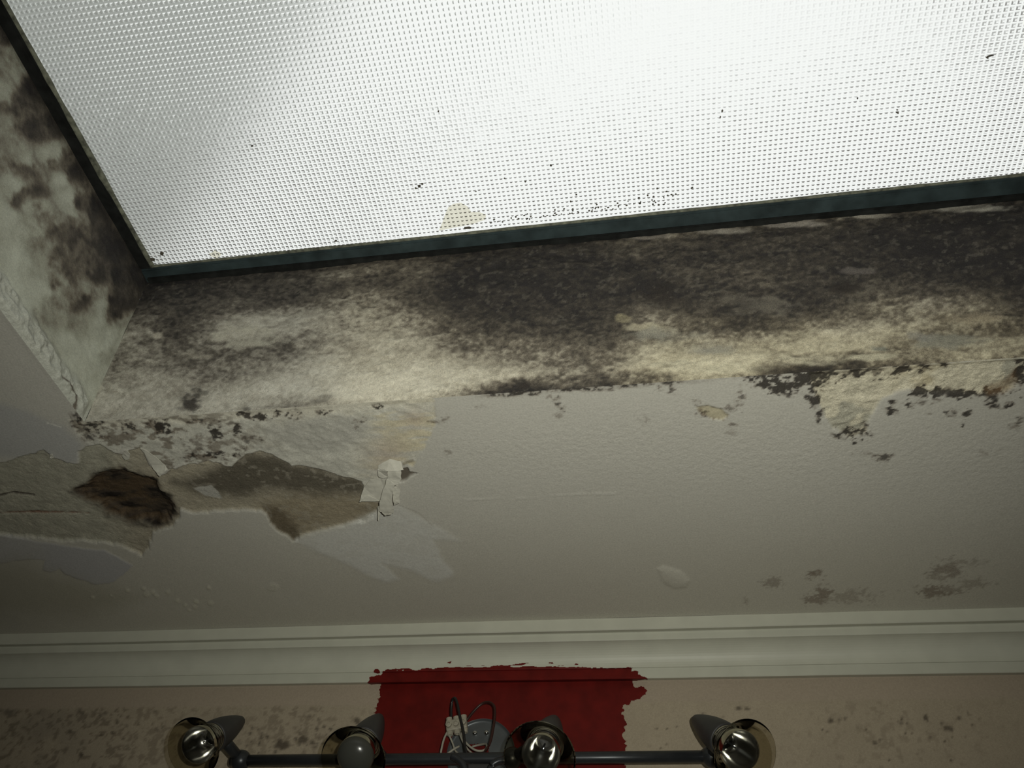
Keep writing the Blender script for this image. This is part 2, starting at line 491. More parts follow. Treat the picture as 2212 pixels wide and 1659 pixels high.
# lavender skim at the lower left
E1 = [(-40, 1150), (30, 1160), (120, 1176), (230, 1190), (262, 1208), (286, 1222), (268, 1240), (245, 1258), (210, 1263), (170, 1252), (140, 1240), (130, 1228), (110, 1236), (93, 1231), (98, 1210), (60, 1208), (-40, 1222)]
mk = mask(E1, 2, 0.3)
col = mixc(col, [0.465, 0.46, 0.455], mk * (0.75 + 0.25 * sstep(60, 130, px)))
disp += mk * 0.0008
mk = mask([(-60, 1222), (60, 1210), (95, 1232), (140, 1242), (210, 1265), (300, 1290), (200, 1330), (-60, 1330)], 30, 1)
col = mixc(col, [0.36, 0.34, 0.255], mk * 0.55)
# pale dabs of filler near the cornice
ds = np.zeros(len(V))
for cx_, cy_, r in ((318, 1284, 7), (330, 1279, 5), (338, 1288, 5), (363, 1280, 6), (384, 1298, 6), (310, 1272, 4), (400, 1308, 4), (420, 1312, 6), (424, 1300, 5), (408, 1318, 4), (455, 1303, 5), (275, 1276, 4), (200, 1290, 4), (240, 1287, 3), (450, 1270, 4), (590, 1268, 10)):
    ds = np.maximum(ds, sstep(r * 1.6, r * 0.5, np.hypot(px - cx_, (py - cy_) * 1.2) + wob * 0.35))
col = mixc(col, [0.62, 0.60, 0.48], ds * 0.55); disp += ds * 0.0008
# fresh paint strokes fanning out below the peeled strip
F1 = [(640, 1168), (690, 1150), (745, 1136), (815, 1106), (866, 1092), (905, 1115), (950, 1140), (996, 1168), (972, 1166), (935, 1165), (948, 1195), (982, 1240), (955, 1252), (930, 1255), (895, 1232), (862, 1222), (825, 1216), (850, 1240), (862, 1252), (835, 1258), (795, 1242), (740, 1214), (690, 1192)]
mk = mask(F1, 6, 0.35) * (0.75 + 0.25 * sstep(.35, .6, fbm(x * 0.8 + y * 0.5, y - x * 0.4, 0.02, 3, 4)))
col = mixc(col, [0.635, 0.63, 0.58], mk * 0.95); disp += mk * 0.0006
mk = mask([(560, 1262), (585, 1255), (625, 1285), (660, 1315), (620, 1308)], 10, 0.4)
col = mixc(col, [0.55, 0.53, 0.46], mk * 0.5)
# dark split next to the hanging strip
mk = mask([(865, 1014), (880, 1010), (884, 1020), (902, 1022), (884, 1031), (874, 1040), (862, 1043)], 1.5, 0.15)
col = mixc(col, [0.13, 0.11, 0.085], mk * 0.95); disp -= mk * 0.005
mk = mask([(868, 1000), (892, 992), (894, 998), (870, 1006)], 1.5, 0.1)
col = mixc(col, [0.30, 0.27, 0.20], mk * 0.8)
# hairline crack and scratches
k = sstep(1.6, 0.3, line_d(px, py, [(960, 1080), (1040, 1078), (1160, 1074), (1240, 1068), (1330, 1066)]) + (fin - .5) * 3)
col = mixc(col, [0.64, 0.62, 0.56], k * 0.5); disp += k * 0.0006
k = sstep(1.6, 0.4, line_d(px, py, [(98, 912), (132, 922)]))
col = mixc(col, [0.75, 0.74, 0.68], k)
k = sstep(2.0, 0.5, line_d(px, py, [(862, 1090), (905, 1108), (935, 1135)]))
col = mixc(col, [0.38, 0.36, 0.31], k * 0.6)

# right: blown cream plaster along the edge
T1 = [(1745, 800), (1900, 795), (2000, 788), (2230, 770), (2230, 795), (2200, 828), (2172, 848), (2110, 852), (2000, 848), (1960, 838), (1905, 858), (1885, 895), (1868, 930), (1838, 944), (1800, 925), (1778, 895), (1760, 850)]
mk = mask(T1, 4, 0.5)
tcol = np.array([0.68, 0.635, 0.49]) * (0.75 + 0.5 * fin)[:, None]
tcol = mixc(tcol, [0.50, 0.42, 0.25], sstep(0.5, 0.66, med) * 0.6 * sstep(1880, 2050, px))
tcol = mixc(tcol, [0.33, 0.33, 0.28], sstep(0.58, 0.66, fbm(x, y, 0.03, 3, 10)) * 0.6)
col = col + (tcol - col) * mk[:, None]
disp -= mk * 0.0022 - mk * (fin - 0.5) * 0.004
grime = np.maximum(grime, mk * 0.35); stip = stip * (1 - mk) + mk * 1.2
b1 = [(1505, 880), (1530, 878), (1560, 885), (1575, 898), (1560, 908), (1535, 905), (1515, 895)]
mk = mask(b1, 3, 0.4)
col = mixc(col, np.array([0.50, 0.45, 0.31]) * (0.7 + 0.6 * fin)[:, None], mk * 0.9); disp -= mk * 0.0016
rim = sstep(5, 1, np.abs(poly_sd(px, py, b1) + wob * .4)) * sstep(0.5, 0.62, vf)
col = mixc(col, [0.17, 0.13, 0.085], rim * 0.6)

# mould blots: x, y, radius x, radius y, strength
SP = [(1652, 814, 32, 11, 1), (1742, 816, 42, 14, 1), (1692, 832, 28, 12, 1), (1640, 812, 20, 10, 1), (1665, 822, 30, 10, .95), (1680, 838, 22, 9, .9), (1700, 850, 10, 5, .5), (1735, 812, 22, 10, 1), (1760, 822, 26, 14, 1), (1752, 845, 8, 14, .9), (1762, 868, 6, 12, .8), (1772, 893, 7, 6, .8), (1768, 908, 3, 4, .7), (1795, 808, 30, 7, .8), (1850, 806, 30, 7, .7), (1898, 801, 14, 11, .85), (1948, 798, 26, 10, 1), (1978, 787, 8, 3, .7), (1995, 790, 6, 4, .8), (2040, 785, 8, 4, .7),
      (1848, 938, 20, 8, 1), (1826, 944, 8, 4, .8), (1800, 941, 6, 3, .5), (1866, 922, 7, 4, .5), (1990, 846, 16, 7, .9), (2020, 844, 12, 7, .9), (2050, 847, 24, 5, .85), (2090, 850, 30, 6, .95), (2130, 848, 24, 5, .8), (2205, 808, 10, 22, 1), (2190, 825, 8, 10, .5), (2145, 852, 10, 8, .5),
      (1924, 868, 5, 3, .7), (1934, 866, 4, 3, .6), (1966, 872, 10, 5, .75), (1996, 870, 10, 3, .4), (1926, 886, 8, 5, .8), (2022, 864, 5, 2, .4), (2046, 890, 10, 4, .5), (2062, 893, 6, 3, .4), (2091, 892, 8, 6, .85), (2142, 870, 10, 5, .6), (2150, 876, 7, 4, .5), (2177, 872, 7, 4, .8), (2081, 920, 3, 3, .8), (2205, 908, 6, 4, .5), (2190, 920, 8, 5, .3), (2008, 892, 3, 2, .3),
      (1900, 985, 22, 4, .45), (1908, 990, 7, 6, .5), (1870, 982, 18, 4, .25), (2130, 978, 14, 4, .2), (1508, 868, 8, 4, .3), (1600, 856, 6, 14, .45), (1596, 870, 8, 6, .4), (1580, 880, 8, 5, .4), (1515, 893, 8, 6, .45), (1582, 918, 6, 3, .4), (1576, 935, 9, 3, .2),
      (1205, 868, 5, 10, .5), (1212, 882, 8, 5, .55), (1208, 892, 8, 7, .25), (1040, 878, 9, 4, .25), (1185, 855, 5, 4, .3), (1422, 840, 6, 4, .8), (1452, 836, 8, 8, .5), (1385, 908, 9, 6, .2), (1320, 842, 8, 2, .4),
      (945, 912, 12, 4, .35), (962, 902, 4, 3, .3), (970, 975, 8, 3, .25), (815, 880, 6, 3, .7), (770, 914, 12, 6, .5),
      (1757, 1241, 13, 6, .6), (1780, 1281, 16, 8, .55), (1760, 1296, 14, 5, .5), (1830, 1290, 44, 9, .3), (1668, 1258, 16, 6, .4), (1610, 1298, 4, 5, .3), (2052, 1228, 28, 12, .45), (2035, 1246, 20, 7, .35), (2010, 1277, 24, 8, .55), (2050, 1272, 18, 6, .4), (2102, 1263, 24, 7, .3), (2075, 1215, 30, 4, .3),
      (350, 925, 12, 9, .95), (362, 935, 7, 7, .9), (462, 930, 8, 8, .9), (470, 940, 8, 6, .8), (510, 931, 6, 7, .8), (555, 903, 26, 4, .9), (522, 893, 10, 9, .7), (600, 893, 6, 4, .6), (628, 896, 12, 6, .65), (640, 900, 10, 5, .5), (705, 891, 10, 3, .7), (690, 888, 6, 5, .4), (318, 918, 10, 6, .5), (275, 926, 12, 6, .6), (252, 917, 8, 5, .4), (200, 920, 12, 8, .7), (165, 905, 10, 12, .6), (205, 945, 14, 6, .5), (180, 935, 12, 10, .4), (440, 910, 26, 5, .5), (490, 915, 20, 4, .4), (540, 950, 24, 8, .45), (470, 985, 34, 6, .6), (420, 975, 14, 5, .4), (520, 970, 14, 6, .4), (430, 955, 20, 8, .35)]
mo = np.zeros(len(V))
for cx_, cy_, rx, ry, s_ in SP:
    rx, ry, s_ = rx * 1.18 + 1, ry * 1.18 + 1, min(1, s_ * 1.1)
    sel = (np.abs(px - cx_) < rx * 2.4 + 14) & (np.abs(py - cy_) < ry * 2.4 + 14)
    d = np.hypot((px[sel] - cx_) / rx, (py[sel] - cy_) / ry) + (fin[sel] - 0.5) * 2.2 + (vf[sel] - 0.5) * 2.4
    mo[sel] = np.maximum(mo[sel], s_ * sstep(1.45, 0.55, d))
edge_l = np.abs(y - YF) < 0.006
dl = sstep(0.009, 0.0, np.abs(y - YF) + (fin - .5) * 0.012) * sstep(1000, 1080, px) * sstep(1990, 1900, px)
mo = np.maximum(mo, dl * np.interp(px, [1000, 1080, 1300, 1450, 1500, 1600, 1630, 2000], [0, .85, .9, .7, .15, .2, .9, .8]))
mo0 = mo
mo = np.clip(mo * (0.25 + 1.35 * sstep(0.34, 0.62, fbm(x * 0.8, y, 0.0046, 3, 9))), 0, 1) * (1 - sstep(.85, 1, mo)) + mo * sstep(.85, 1, mo)
mo = np.where(py > 1190, mo0, mo)
brown = sstep(1720, 1745, px) * sstep(1190, 1215, py)
brown = np.maximum(brown, sstep(0.9, 0.45, mo) * 0.9)
mcol = np.array([0.035, 0.029, 0.024]) + (np.array([0.11, 0.062, 0.034]) - np.array([0.035, 0.029, 0.024])) * brown[:, None]
col = col + (mcol - col) * np.clip(mo, 0, 1)[:, None] * 0.93
grime = np.maximum(grime, np.minimum(mo * 2, 1) * 0.35)
orange = mask([(2120, 838), (2160, 825), (2195, 800), (2200, 826), (2170, 850), (2135, 855)], 8, 0.7)
col = mixc(col, [0.24, 0.135, 0.055], orange * 0.45)
# blister of paint near the cornice
b2 = [(1418, 1228), (1432, 1221), (1455, 1226), (1480, 1238), (1492, 1254), (1482, 1270), (1455, 1272), (1430, 1258)]
sd = poly_sd(px, py, b2) + wob * 0.3
disp += sstep(-2, 8, sd) * 0.0016 + sstep(0, 18, sd) * 0.0012
col = mixc(col, [0.60, 0.58, 0.50], sstep(-1, 2, sd) * 0.35)
col *= (0.96 + 0.08 * vf)[:, None]

edge = np.ones(len(V))
inx = (x > XL - 1e-6) & (x < XR + 1e-6); iny = (y > YN - 1e-6) & (y < YF + 1e-6)
dx_ = np.maximum(np.maximum(XL - x, x - XR), 0); dy_ = np.maximum(np.maximum(YN - y, y - YF), 0)
edge = sstep(0.0, 0.008, np.hypot(dx_, dy_)) * sstep(YW, YW - 0.03, y)
V[:, 2] -= disp * edge
cxm = 0.25 * (X[:-1, :-1] + X[1:, :-1] + X[:-1, 1:] + X[1:, 1:]); cym = 0.25 * (Y[:-1, :-1] + Y[1:, :-1] + Y[:-1, 1:] + Y[1:, 1:])
keep = ~((cxm > XL) & (cxm < XR) & (cym > YN) & (cym < YF))
Q = grid_faces(nx, ny, keep, flip=True)
V2, Q, col, stip, grime = compact(V, Q, col, stip, grime)
me = from_arrays('ceiling', V2, Q)
set_col(me, col); set_f(me, 'stipple', stip); set_f(me, 'grime', grime)
ceiling = structure(link('ceiling', me, M_PLASTER, None, True), 'stained off-white plaster ceiling with peeling paint and mould')

# ------------------------------------------------------------------ skylight reveals
ZT = ZG + 0.004
TX = [318, 360, 400, 500, 600, 700, 800, 900, 1000, 1100, 1200, 1300, 1400, 1500, 1600, 1700, 1800, 1900, 2000, 2100, 2212]
TD = np.array([
 [.95, .92, .85, .65, .35, .45, .45, .40, .30, .20, .15],
 [.95, .88, .82, .75, .70, .68, .50, .45, .25, .15, .20],
 [.95, .85, .80, .80, .65, .65, .55, .50, .35, .30, .20],
 [.90, .85, .75, .60, .22, .18, .50, .55, .42, .12, .15],
 [.85, .75, .75, .65, .15, .25, .60, .55, .25, .08, .28],
 [.85, .60, .80, .55, .30, .45, .40, .25, .12, .08, .28],
 [.80, .60, .75, .50, .45, .35, .25, .25, .22, .08, .10],
 [.80, .65, .70, .85, .75, .45, .35, .30, .10, .05, .15],
 [.85, .85, .90, .92, .90, .75, .55, .50, .20, .08, .40],
 [.88, .92, .95, .92, .95, .84, .82, .62, .36, .20, .85],
 [.88, .92, .92, .95, .95, .88, .86, .66, .42, .42, .92],
 [.80, .85, .85, .85, .88, .88, .84, .74, .55, .42, .85],
 [.60, .75, .80, .90, .95, .70, .45, .45, .20, .15, .60],
 [.40, .80, .85, .80, .78, .82, .74, .56, .40, .08, .30],
 [.50, .85, .90, .78, .68, .80, .85, .72, .42, .10, .30],
 [.50, .85, .80, .90, .74, .76, .82, .70, .32, .28, .85],
 [.60, .85, .90, .90, .90, .82, .80, .50, .22, .15, .85],
 [.55, .90, .95, .92, .75, .70, .60, .48, .25, .20, .75],
 [.60, .92, .95, .95, .92, .85, .60, .35, .45, .32, .45],
 [.65, .95, .95, .95, .95, .92, .80, .50, .42, .32, .25],
 [.70, .95, .95, .95, .95, .95, .93, .85, .50, .40, .55]])
RAMP = np.array([[0.80, 0.755, 0.615], [0.49, 0.45, 0.355], [0.175, 0.152, 0.118], [0.070, 0.061, 0.050], [0.033, 0.030, 0.029]])

def mould_colour(d):
    d = np.clip(d, 0, 1)
    return np.stack([np.interp(d, [0, .3, .6, .82, 1], RAMP[:, k]) for k in range(3)], -1)

# far reveal: grid over x (along) and v (0 at frame, 1 at ceiling)
xs = axis((XL, 0.60, 0.0018), (0.60, XR, 0.02))
vs = np.linspace(0, 1, 171)
X, VV = np.meshgrid(xs, vs, indexing='ij')
YT = 0.6587
V = np.stack([X + (-0.7397 - XL) * (1 - VV) * np.clip((0.0 - X) / (0.0 - XL), 0, 1), YT + (YF - YT) * VV, ZT + (ZC - ZT) * VV], -1).reshape(-1, 3)
px, py = pix(V); x = V[:, 0]; z = V[:, 2]; v = VV.ravel()
big = fbm(x, z, 0.16, 4, 1); xq = x * (1 - 0.75 * (z - ZC))
med = fbm(xq * 0.62, z, 0.030, 5, 2); fin = fbm(xq * 0.7, z, 0.0085, 4, 3); vf = fbm(xq, z, 0.0044, 3, 5)
hst = fbm(xq * 0.3, z, 0.02, 4, 6)
ci = np.interp(px + (med - .5) * 40, TX, np.arange(len(TX))); c0 = np.clip(ci.astype(int), 0, len(TX) - 2); fr = ci - c0
vj = np.clip(v + (med - .5) * 0.07 + (fin - .5) * 0.05, 0, 1) * 10; r0 = np.clip(vj.astype(int), 0, 9); rf = vj - r0
dens = (TD[c0, r0] * (1 - fr) + TD[c0 + 1, r0] * fr) * (1 - rf) + (TD[c0, r0 + 1] * (1 - fr) + TD[c0 + 1, r0 + 1] * fr) * rf
amp = 0.5 + 0.9 * np.clip(1 - np.abs(dens - 0.5) * 1.6, 0, 1)
dens = np.clip(dens, 0, 1) ** (1 - 0.22 * sstep(880, 1050, px)) + ((fin - 0.5) * 0.42 + (med - 0.5) * 0.22 + (hst - .5) * 0.30 + (vf - 0.5) * 0.6) * amp * 0.72
col = mould_colour(dens)
col = col * (1 - sstep(820, 620, px)[:, None] * np.array([0.20, 0.18, 0.13]))
# warm yellow plaster along the lower right, pale grey wiped patches
yel = sstep(0.5, 0.95, v + (med - .5) * 0.3) * sstep(1250, 1450, px)
col = col * (1 + yel[:, None] * np.array([0.02, 0.0, -0.09]))
for cx_, cy_, rx, ry, c, s_ in ((1345, 688, 16, 8, [0.46, 0.41, 0.25], .5), (1410, 706, 50, 10, [0.55, 0.50, 0.36], .7), (1440, 722, 70, 16, [0.30, 0.29, 0.24], .75), (1540, 755, 55, 14, [0.33, 0.32, 0.27], .7), (1905, 752, 24, 8, [0.26, 0.26, 0.21], .9), (2040, 735, 90, 22, [0.25, 0.245, 0.20], .8), (1990, 725, 40, 14, [0.30, 0.29, 0.25], .7), (2080, 690, 70, 14, [0.42, 0.36, 0.25], .6), (1460, 782, 60, 10, [0.60, 0.56, 0.42], .7), (1560, 795, 60, 12, [0.64, 0.60, 0.44], .8), (1750, 775, 90, 14, [0.60, 0.56, 0.42], .7), (1860, 770, 70, 10, [0.62, 0.58, 0.43], .7),
                            (1400, 512, 40, 5, [0.30, 0.27, 0.23], .7), (1560, 499, 60, 8, [0.36, 0.33, 0.28], .8), (1700, 484, 70, 7, [0.34, 0.31, 0.27], .8), (1880, 465, 70, 7, [0.40, 0.37, 0.31], .9), (2080, 449, 90, 8, [0.44, 0.42, 0.36], .9), (1850, 585, 40, 8, [0.17, 0.15, 0.135], .7), (1640, 660, 90, 26, [0.20, 0.18, 0.145], .6), (340, 722, 12, 10, [0.55, 0.51, 0.42], .9), (540, 730, 60, 24, [0.50, 0.48, 0.39], .75), (430, 770, 40, 9, [0.48, 0.45, 0.37], .5)):
    d = np.hypot((px - cx_) / rx, (py - cy_) / ry) + (fin - .5) * 1.3 + (med - .5) * 1.0
    col = mixc(col, c, s_ * sstep(1.25, 0.5, d) * (0.45 + 0.55 * sstep(.36, .56, hst)))
spots = np.zeros(len(V))
for cx_, cy_, rx, ry, s_ in ((410, 868, 18, 17, 1), (425, 852, 12, 12, .9), (440, 848, 10, 6, .6), (395, 882, 10, 6, .5), (1130, 832, 14, 7, .8), (1060, 848, 14, 5, 1), (1005, 757, 10, 7, .6), (1320, 745, 12, 8, .6), (1420, 838, 14, 8, .8), (1445, 815, 8, 10, .6), (1455, 832, 10, 9, .8), (1760, 800, 30, 8, .8), (1660, 800, 30, 9, .6), (1820, 620, 30, 12, .9), (1425, 635, 40, 26, .8), (690, 866, 20, 6, .5), (705, 858, 14, 5, .5), (530, 885, 10, 8, .7), (560, 890, 22, 4, .8)):
    d = np.hypot((px - cx_) / rx, (py - cy_) / ry) + (fin - .5) * 2.0 + (vf - .5) * 0.8
    spots = np.maximum(spots, s_ * sstep(1.4, 0.6, d))
col = mixc(col, [0.035, 0.029, 0.025], spots * 0.9)
lightspk = sstep(0.66, 0.72, fbm(x, z, 0.007, 3, 8)) * sstep(.5, .8, dens)
col = mixc(col, [0.22, 0.20, 0.16], lightspk * 0.28)
col *= (0.93 + 0.14 * vf)[:, None]
disp = ((med - .5) * 0.006 + (fin - .5) * 0.0025 + (big - .5) * 0.006)
bmask = sstep(0, 0.04, v) * sstep(1, 0.97, v) * sstep(-0.735, -0.715, x)
V[:, 1] += disp * bmask
me = from_arrays('wall_reveal_far', V, grid_faces(len(xs), len(vs), None, flip=True))
set_col(me, col); set_f(me, 'stipple', np.full(len(V), 0.9)); set_f(me, 'grime', 0.25 + 0.45 * np.clip(dens, 0, 1) * (1 - 0.5 * np.clip(dens, 0, 1)))
structure(link('wall_reveal_far', me, M_PLASTER, None, True), 'cream plaster side of the skylight well blackened by mould')

# left reveal
ysl = axis((YN, 0.15, 0.03), (0.15, YF, 0.0022))
X, VV = np.meshgrid(ysl, vs, indexing='ij')
XT = -0.7397
yt = X * 1.0
yfrac = np.clip((X - 0.15) / (YF - 0.15), 0, 1)
V = np.stack([XT + (XL - XT) * VV, X + (YT - YF) * yfrac * (1 - VV), ZT + (ZC - ZT) * VV], -1).reshape(-1, 3)
px, py = pix(V); y = V[:, 1]; z = V[:, 2]; v = VV.ravel()
med = fbm(y, z, 0.04, 5, 2); fin = fbm(y, z, 0.012, 4, 3); vf = fbm(y, z, 0.005, 3, 5); big = fbm(y, z, .15, 3, 7)
SL = [(-20, 20, .95), (10, 80, .95), (60, 180, .95), (110, 280, .95), (160, 370, .95), (210, 450, .97), (260, 530, .98), (300, 600, .98), (-20, 90, .6), (40, 200, .8), (85, 280, .75), (130, 350, .7), (170, 440, .8), (225, 530, .85), (265, 600, .92), (280, 660, .9), (10, 110, .4), (5, 200, .25), (35, 150, .45), (20, 260, .3), (55, 310, .35), (15, 228, .6), (105, 330, .18), (125, 390, .08), (145, 430, .08), (150, 455, .2), (30, 400, .18), (55, 345, .3), (70, 380, .72), (76, 415, .8), (48, 370, .7), (95, 375, .6), (40, 440, .75), (35, 500, .15), (20, 470, .10), (70, 450, .2), (60, 490, .2), (100, 480, .6), (125, 500, .8), (130, 545, .6), (150, 480, .65), (170, 520, .7), (200, 520, .8), (100, 570, .22), (40, 560, .06), (20, 620, .04), (90, 630, .08), (60, 660, .08), (160, 580, .65), (165, 640, .6), (195, 625, .3), (190, 648, .75), (168, 660, .8), (215, 600, .8), (205, 560, .7), (250, 650, .9), (262, 680, .85), (215, 665, .15), (220, 700, .06), (180, 700, .3), (168, 700, .4), (200, 760, .05), (150, 740, .08), (240, 730, .08), (272, 700, .3), (285, 690, .35), (278, 725, .12), (230, 800, .10), (235, 775, .3), (200, 850, .06), (160, 800, .08), (100, 720, .28), (70, 705, .3), (115, 700, .35), (180, 870, .06), (190, 900, .12), (30, 680, .10), (182, 872, .35), (-30, 300, .4), (-30, 500, .2), (-30, 620, .1)]
num = np.zeros(len(V)); den = np.zeros(len(V)); qx = px + (med - .5) * 46 + (fin - .5) * 16; qy = py + (big - .5) * 30 + (fin - .5) * 16
for a_, b_, d_ in SL:
    w = 1.0 / (((qx - a_) ** 2 + (qy - b_) ** 2) + 20) ** 1.7
    num += w * d_; den += w
dens = num / den
dens = dens + ((fin - .5) * 0.5 + (med - .5) * 0.5 + (vf - .5) * 0.3) * (0.25 + np.clip(1 - np.abs(dens - .55) * 1.7, 0, 1)) * 0.8
L_RAMP = RAMP.copy(); L_RAMP[0] = [0.56, 0.58, 0.49]; L_RAMP[1] = [0.37, 0.37, 0.30]
_R = RAMP; RAMP = L_RAMP
col = mould_colour(dens)
RAMP = _R
# lumpy filler bead on the lower arris
bead = sstep(0.86, 0.92, v + (med - .5) * 0.10)
col = mixc(col, np.array([0.52, 0.53, 0.47]) * (0.8 + 0.4 * fin)[:, None], bead * 0.8)
k = sstep(3.0, 0.8, line_d(px, py, [(128, 815), (145, 832), (156, 850), (158, 872), (165, 900)]) + (fin - .5) * 3)
col = mixc(col, [0.10, 0.07, 0.05], k * 0.85)
col *= (0.95 + 0.10 * vf)[:, None]
V[:, 0] -= ((med - .5) * 0.006 + (big - .5) * 0.006 - bead * (0.004 + 0.012 * (fin - .3))) * sstep(0, .04, v) * sstep(1, .985, v) * sstep(YF - 0.004, YF - 0.02, y)
me = from_arrays('wall_reveal_left', V, grid_faces(len(ysl), len(vs), None))
set_col(me, col); set_f(me, 'stipple', 0.5 + 0.9 * bead); set_f(me, 'grime', 0.12 + 0.3 * np.clip(dens, 0, 1))
structure(link('wall_reveal_left', me, M_PLASTER, None, True), 'greenish white plaster side of the skylight well with black mould blotches')

bm = bmesh.new(); add_box(bm, (XR, YN, ZC), (XR + 0.02, YF, ZT)); structure(bm_obj('wall_reveal_right', bm, M_PLAIN))
bm = bmesh.new(); add_box(bm, (XL, YN - 0.02, ZC), (XR, YN, ZT)); structure(bm_obj('wall_reveal_near', bm, M_PLAIN))

# ------------------------------------------------------------------ skylight window
win = bpy.data.objects.new('window_1', None); C.objects.link(win)
win.location = (0, 0, 0)
structure(win, 'skylight of dimpled obscured glass in a dark metal frame')
gA = at_z(330, 580, ZG); gB = at_z(2212, 383, ZG)
def g_y(xx):
    return gA[1] + (gB[1] - gA[1]) * (xx - gA[0]) / (gB[0] - gA[0])
GX0, GX1, GY0 = -0.7225, XR - 0.02, YN + 0.02

def prism(name, quad_xy, z0, z1, mat, bev=0.0025):
    bm = bmesh.new()
    lo = [bm.verts.new((a, b, z0)) for a, b in quad_xy]; hi = [bm.verts.new((a, b, z1)) for a, b in quad_xy]
    bm.faces.new(lo); bm.faces.new(hi[::-1])
    for k in range(4):
        bm.faces.new((lo[k], lo[(k + 1) % 4], hi[(k + 1) % 4], hi[k]))
    bmesh.ops.bevel(bm, geom=bm.edges[:], offset=bev, segments=2, affect='EDGES')
    return bm_obj(name, bm, mat, win, False)

FZ0, FZ1 = ZG - 0.002, ZG + 0.0115
prism('frame_bar', [(-0.76, g_y(-0.76)), (XR + .03, g_y(XR + .03)), (XR + .03, YF + .03), (-0.76, YF + .03)], FZ0, FZ1, M_FRAME)
prism('frame_bar', [(-0.765, YN - .03), (GX0, YN - .03), (GX0, g_y(GX0)), (-0.765, g_y(GX0))], FZ0 + .001, FZ1, M_FRAMEK)
prism('frame_bar', [(GX1, YN - .03), (XR + .03, YN - .03), (XR + .03, g_y(GX1)), (GX1, g_y(GX1))], FZ0 + .001, FZ1, M_FRAME)
prism('frame_bar', [(GX0, YN - .03), (GX1, YN - .03), (GX1, GY0), (GX0, GY0)], FZ0, FZ1, M_FRAME)
# narrow dark rebate lip along the far bar, lower strip against the plaster
prism('frame_lip', [(-0.735, YF - .0285), (XR, YF - .0270), (XR, YF - .013), (-0.735, YF - .013)], FZ0 - 0.0035, FZ0 + 0.004, M_FRAMEK, 0.0012)

# two panes; the underside of each is pressed with small square dimples in one continuous mesh
ZP = ZG + 0.006
HB = 0.0012
YBAR = -0.16

def make_pane(y0, y1, PT, hb, label):
    ax_ = np.arange(GX0 - 0.01, XR + 0.005, PT); ay_ = np.arange(y0, y1, PT)
    ncx, ncy = len(ax_) - 1, len(ay_) - 1
    CX, CY = np.meshgrid(np.arange(len(ax_)), np.arange(len(ay_)), indexing='ij')
    corner = np.stack([ax_[CX], ay_[CY], np.full(CX.shape, ZP)], -1).reshape(-1, 3)
    ncor = len(corner)
    I, J = np.meshgrid(np.arange(ncx), np.arange(ncy), indexing='ij')
    I = I.ravel(); J = J.ravel()
    mx_ = ax_[I] + PT / 2; my_ = ay_[J] + PT / 2
    sq = np.array([(-1, -1), (1, -1), (1, 1), (-1, 1)], float)
    s0, s1 = PT * 0.35, PT * 0.15
    jit = 1 + 0.2 * (np.random.RandomState(3).rand(len(I)) - 0.5)
    base = np.stack([np.stack([mx_ + a * s0, my_ + b * s0, np.full(len(I), ZP)], -1) for a, b in sq], 1)
    top = np.stack([np.stack([mx_ + a * s1, my_ + b * s1, ZP - hb * jit], -1) for a, b in sq], 1)
    cell = np.concatenate([base, top], 1).reshape(-1, 3)
    b0 = ncor + np.arange(len(I)) * 8
    nyv = len(ay_)
    cr = np.stack([I * nyv + J, (I + 1) * nyv + J, (I + 1) * nyv + J + 1, I * nyv + J + 1], 1)
    F = []
    for k in range(4):
        k2 = (k + 1) % 4
        F.append(np.stack([cr[:, k], b0 + k, b0 + k2, cr[:, k2]], 1))
        F.append(np.stack([b0 + k, b0 + 4 + k, b0 + 4 + k2, b0 + k2], 1))
    F.append(np.stack([b0 + 4, b0 + 7, b0 + 6, b0 + 5], 1))
    F = np.concatenate(F)
    zt = ZP + 0.005
    ext = np.array([[ax_[0], ay_[0], zt], [ax_[-1], ay_[0], zt], [ax_[-1], ay_[-1], zt], [ax_[0], ay_[-1], zt]])
    e0 = ncor + len(cell)
    V = np.concatenate([corner, cell, ext])
    c4 = [0, ncx * nyv, ncx * nyv + ncy, ncy]
    F2 = [[e0, e0 + 1, e0 + 2, e0 + 3]] + [[c4[k], c4[(k + 1) % 4], e0 + (k + 1) % 4, e0 + k] for k in range(4)]
    F = np.concatenate([F, np.array(F2)])
    # every face points out of the glass: dimpled side down, top up, edges outwards
    P4 = V[F]
    nrm = np.cross(P4[:, 2] - P4[:, 0], P4[:, 3] - P4[:, 1])
    cen = P4.mean(1)
    want = np.zeros_like(nrm); want[:, 2] = -1
    n2_ = len(F) - 5
    want[n2_] = (0, 0, 1)
    mid = np.array([(ax_[0] + ax_[-1]) / 2, (ay_[0] + ay_[-1]) / 2, ZP + 0.0025])
    want[n2_ + 1:] = cen[n2_ + 1:] - mid
    bad = (nrm * want).sum(1) < 0
    F[bad] = F[bad][:, ::-1]
    me = from_arrays('pane', V, F)
    o = link('pane', me, M_PANE, win)
    o['label'] = label

make_pane(YBAR + 0.004, 0.655, 0.0066, HB, 'obscured glass pane pressed with rows of tiny dimples')
make_pane(YN - 0.005, YBAR - 0.004, 0.0132, HB * 2, 'second dimpled glass pane overhead')
prism('frame_bar', [(GX0, YBAR - 0.018), (GX1, YBAR - 0.018), (GX1, YBAR + 0.018), (GX0, YBAR + 0.018)], FZ0, FZ1, M_FRAME)

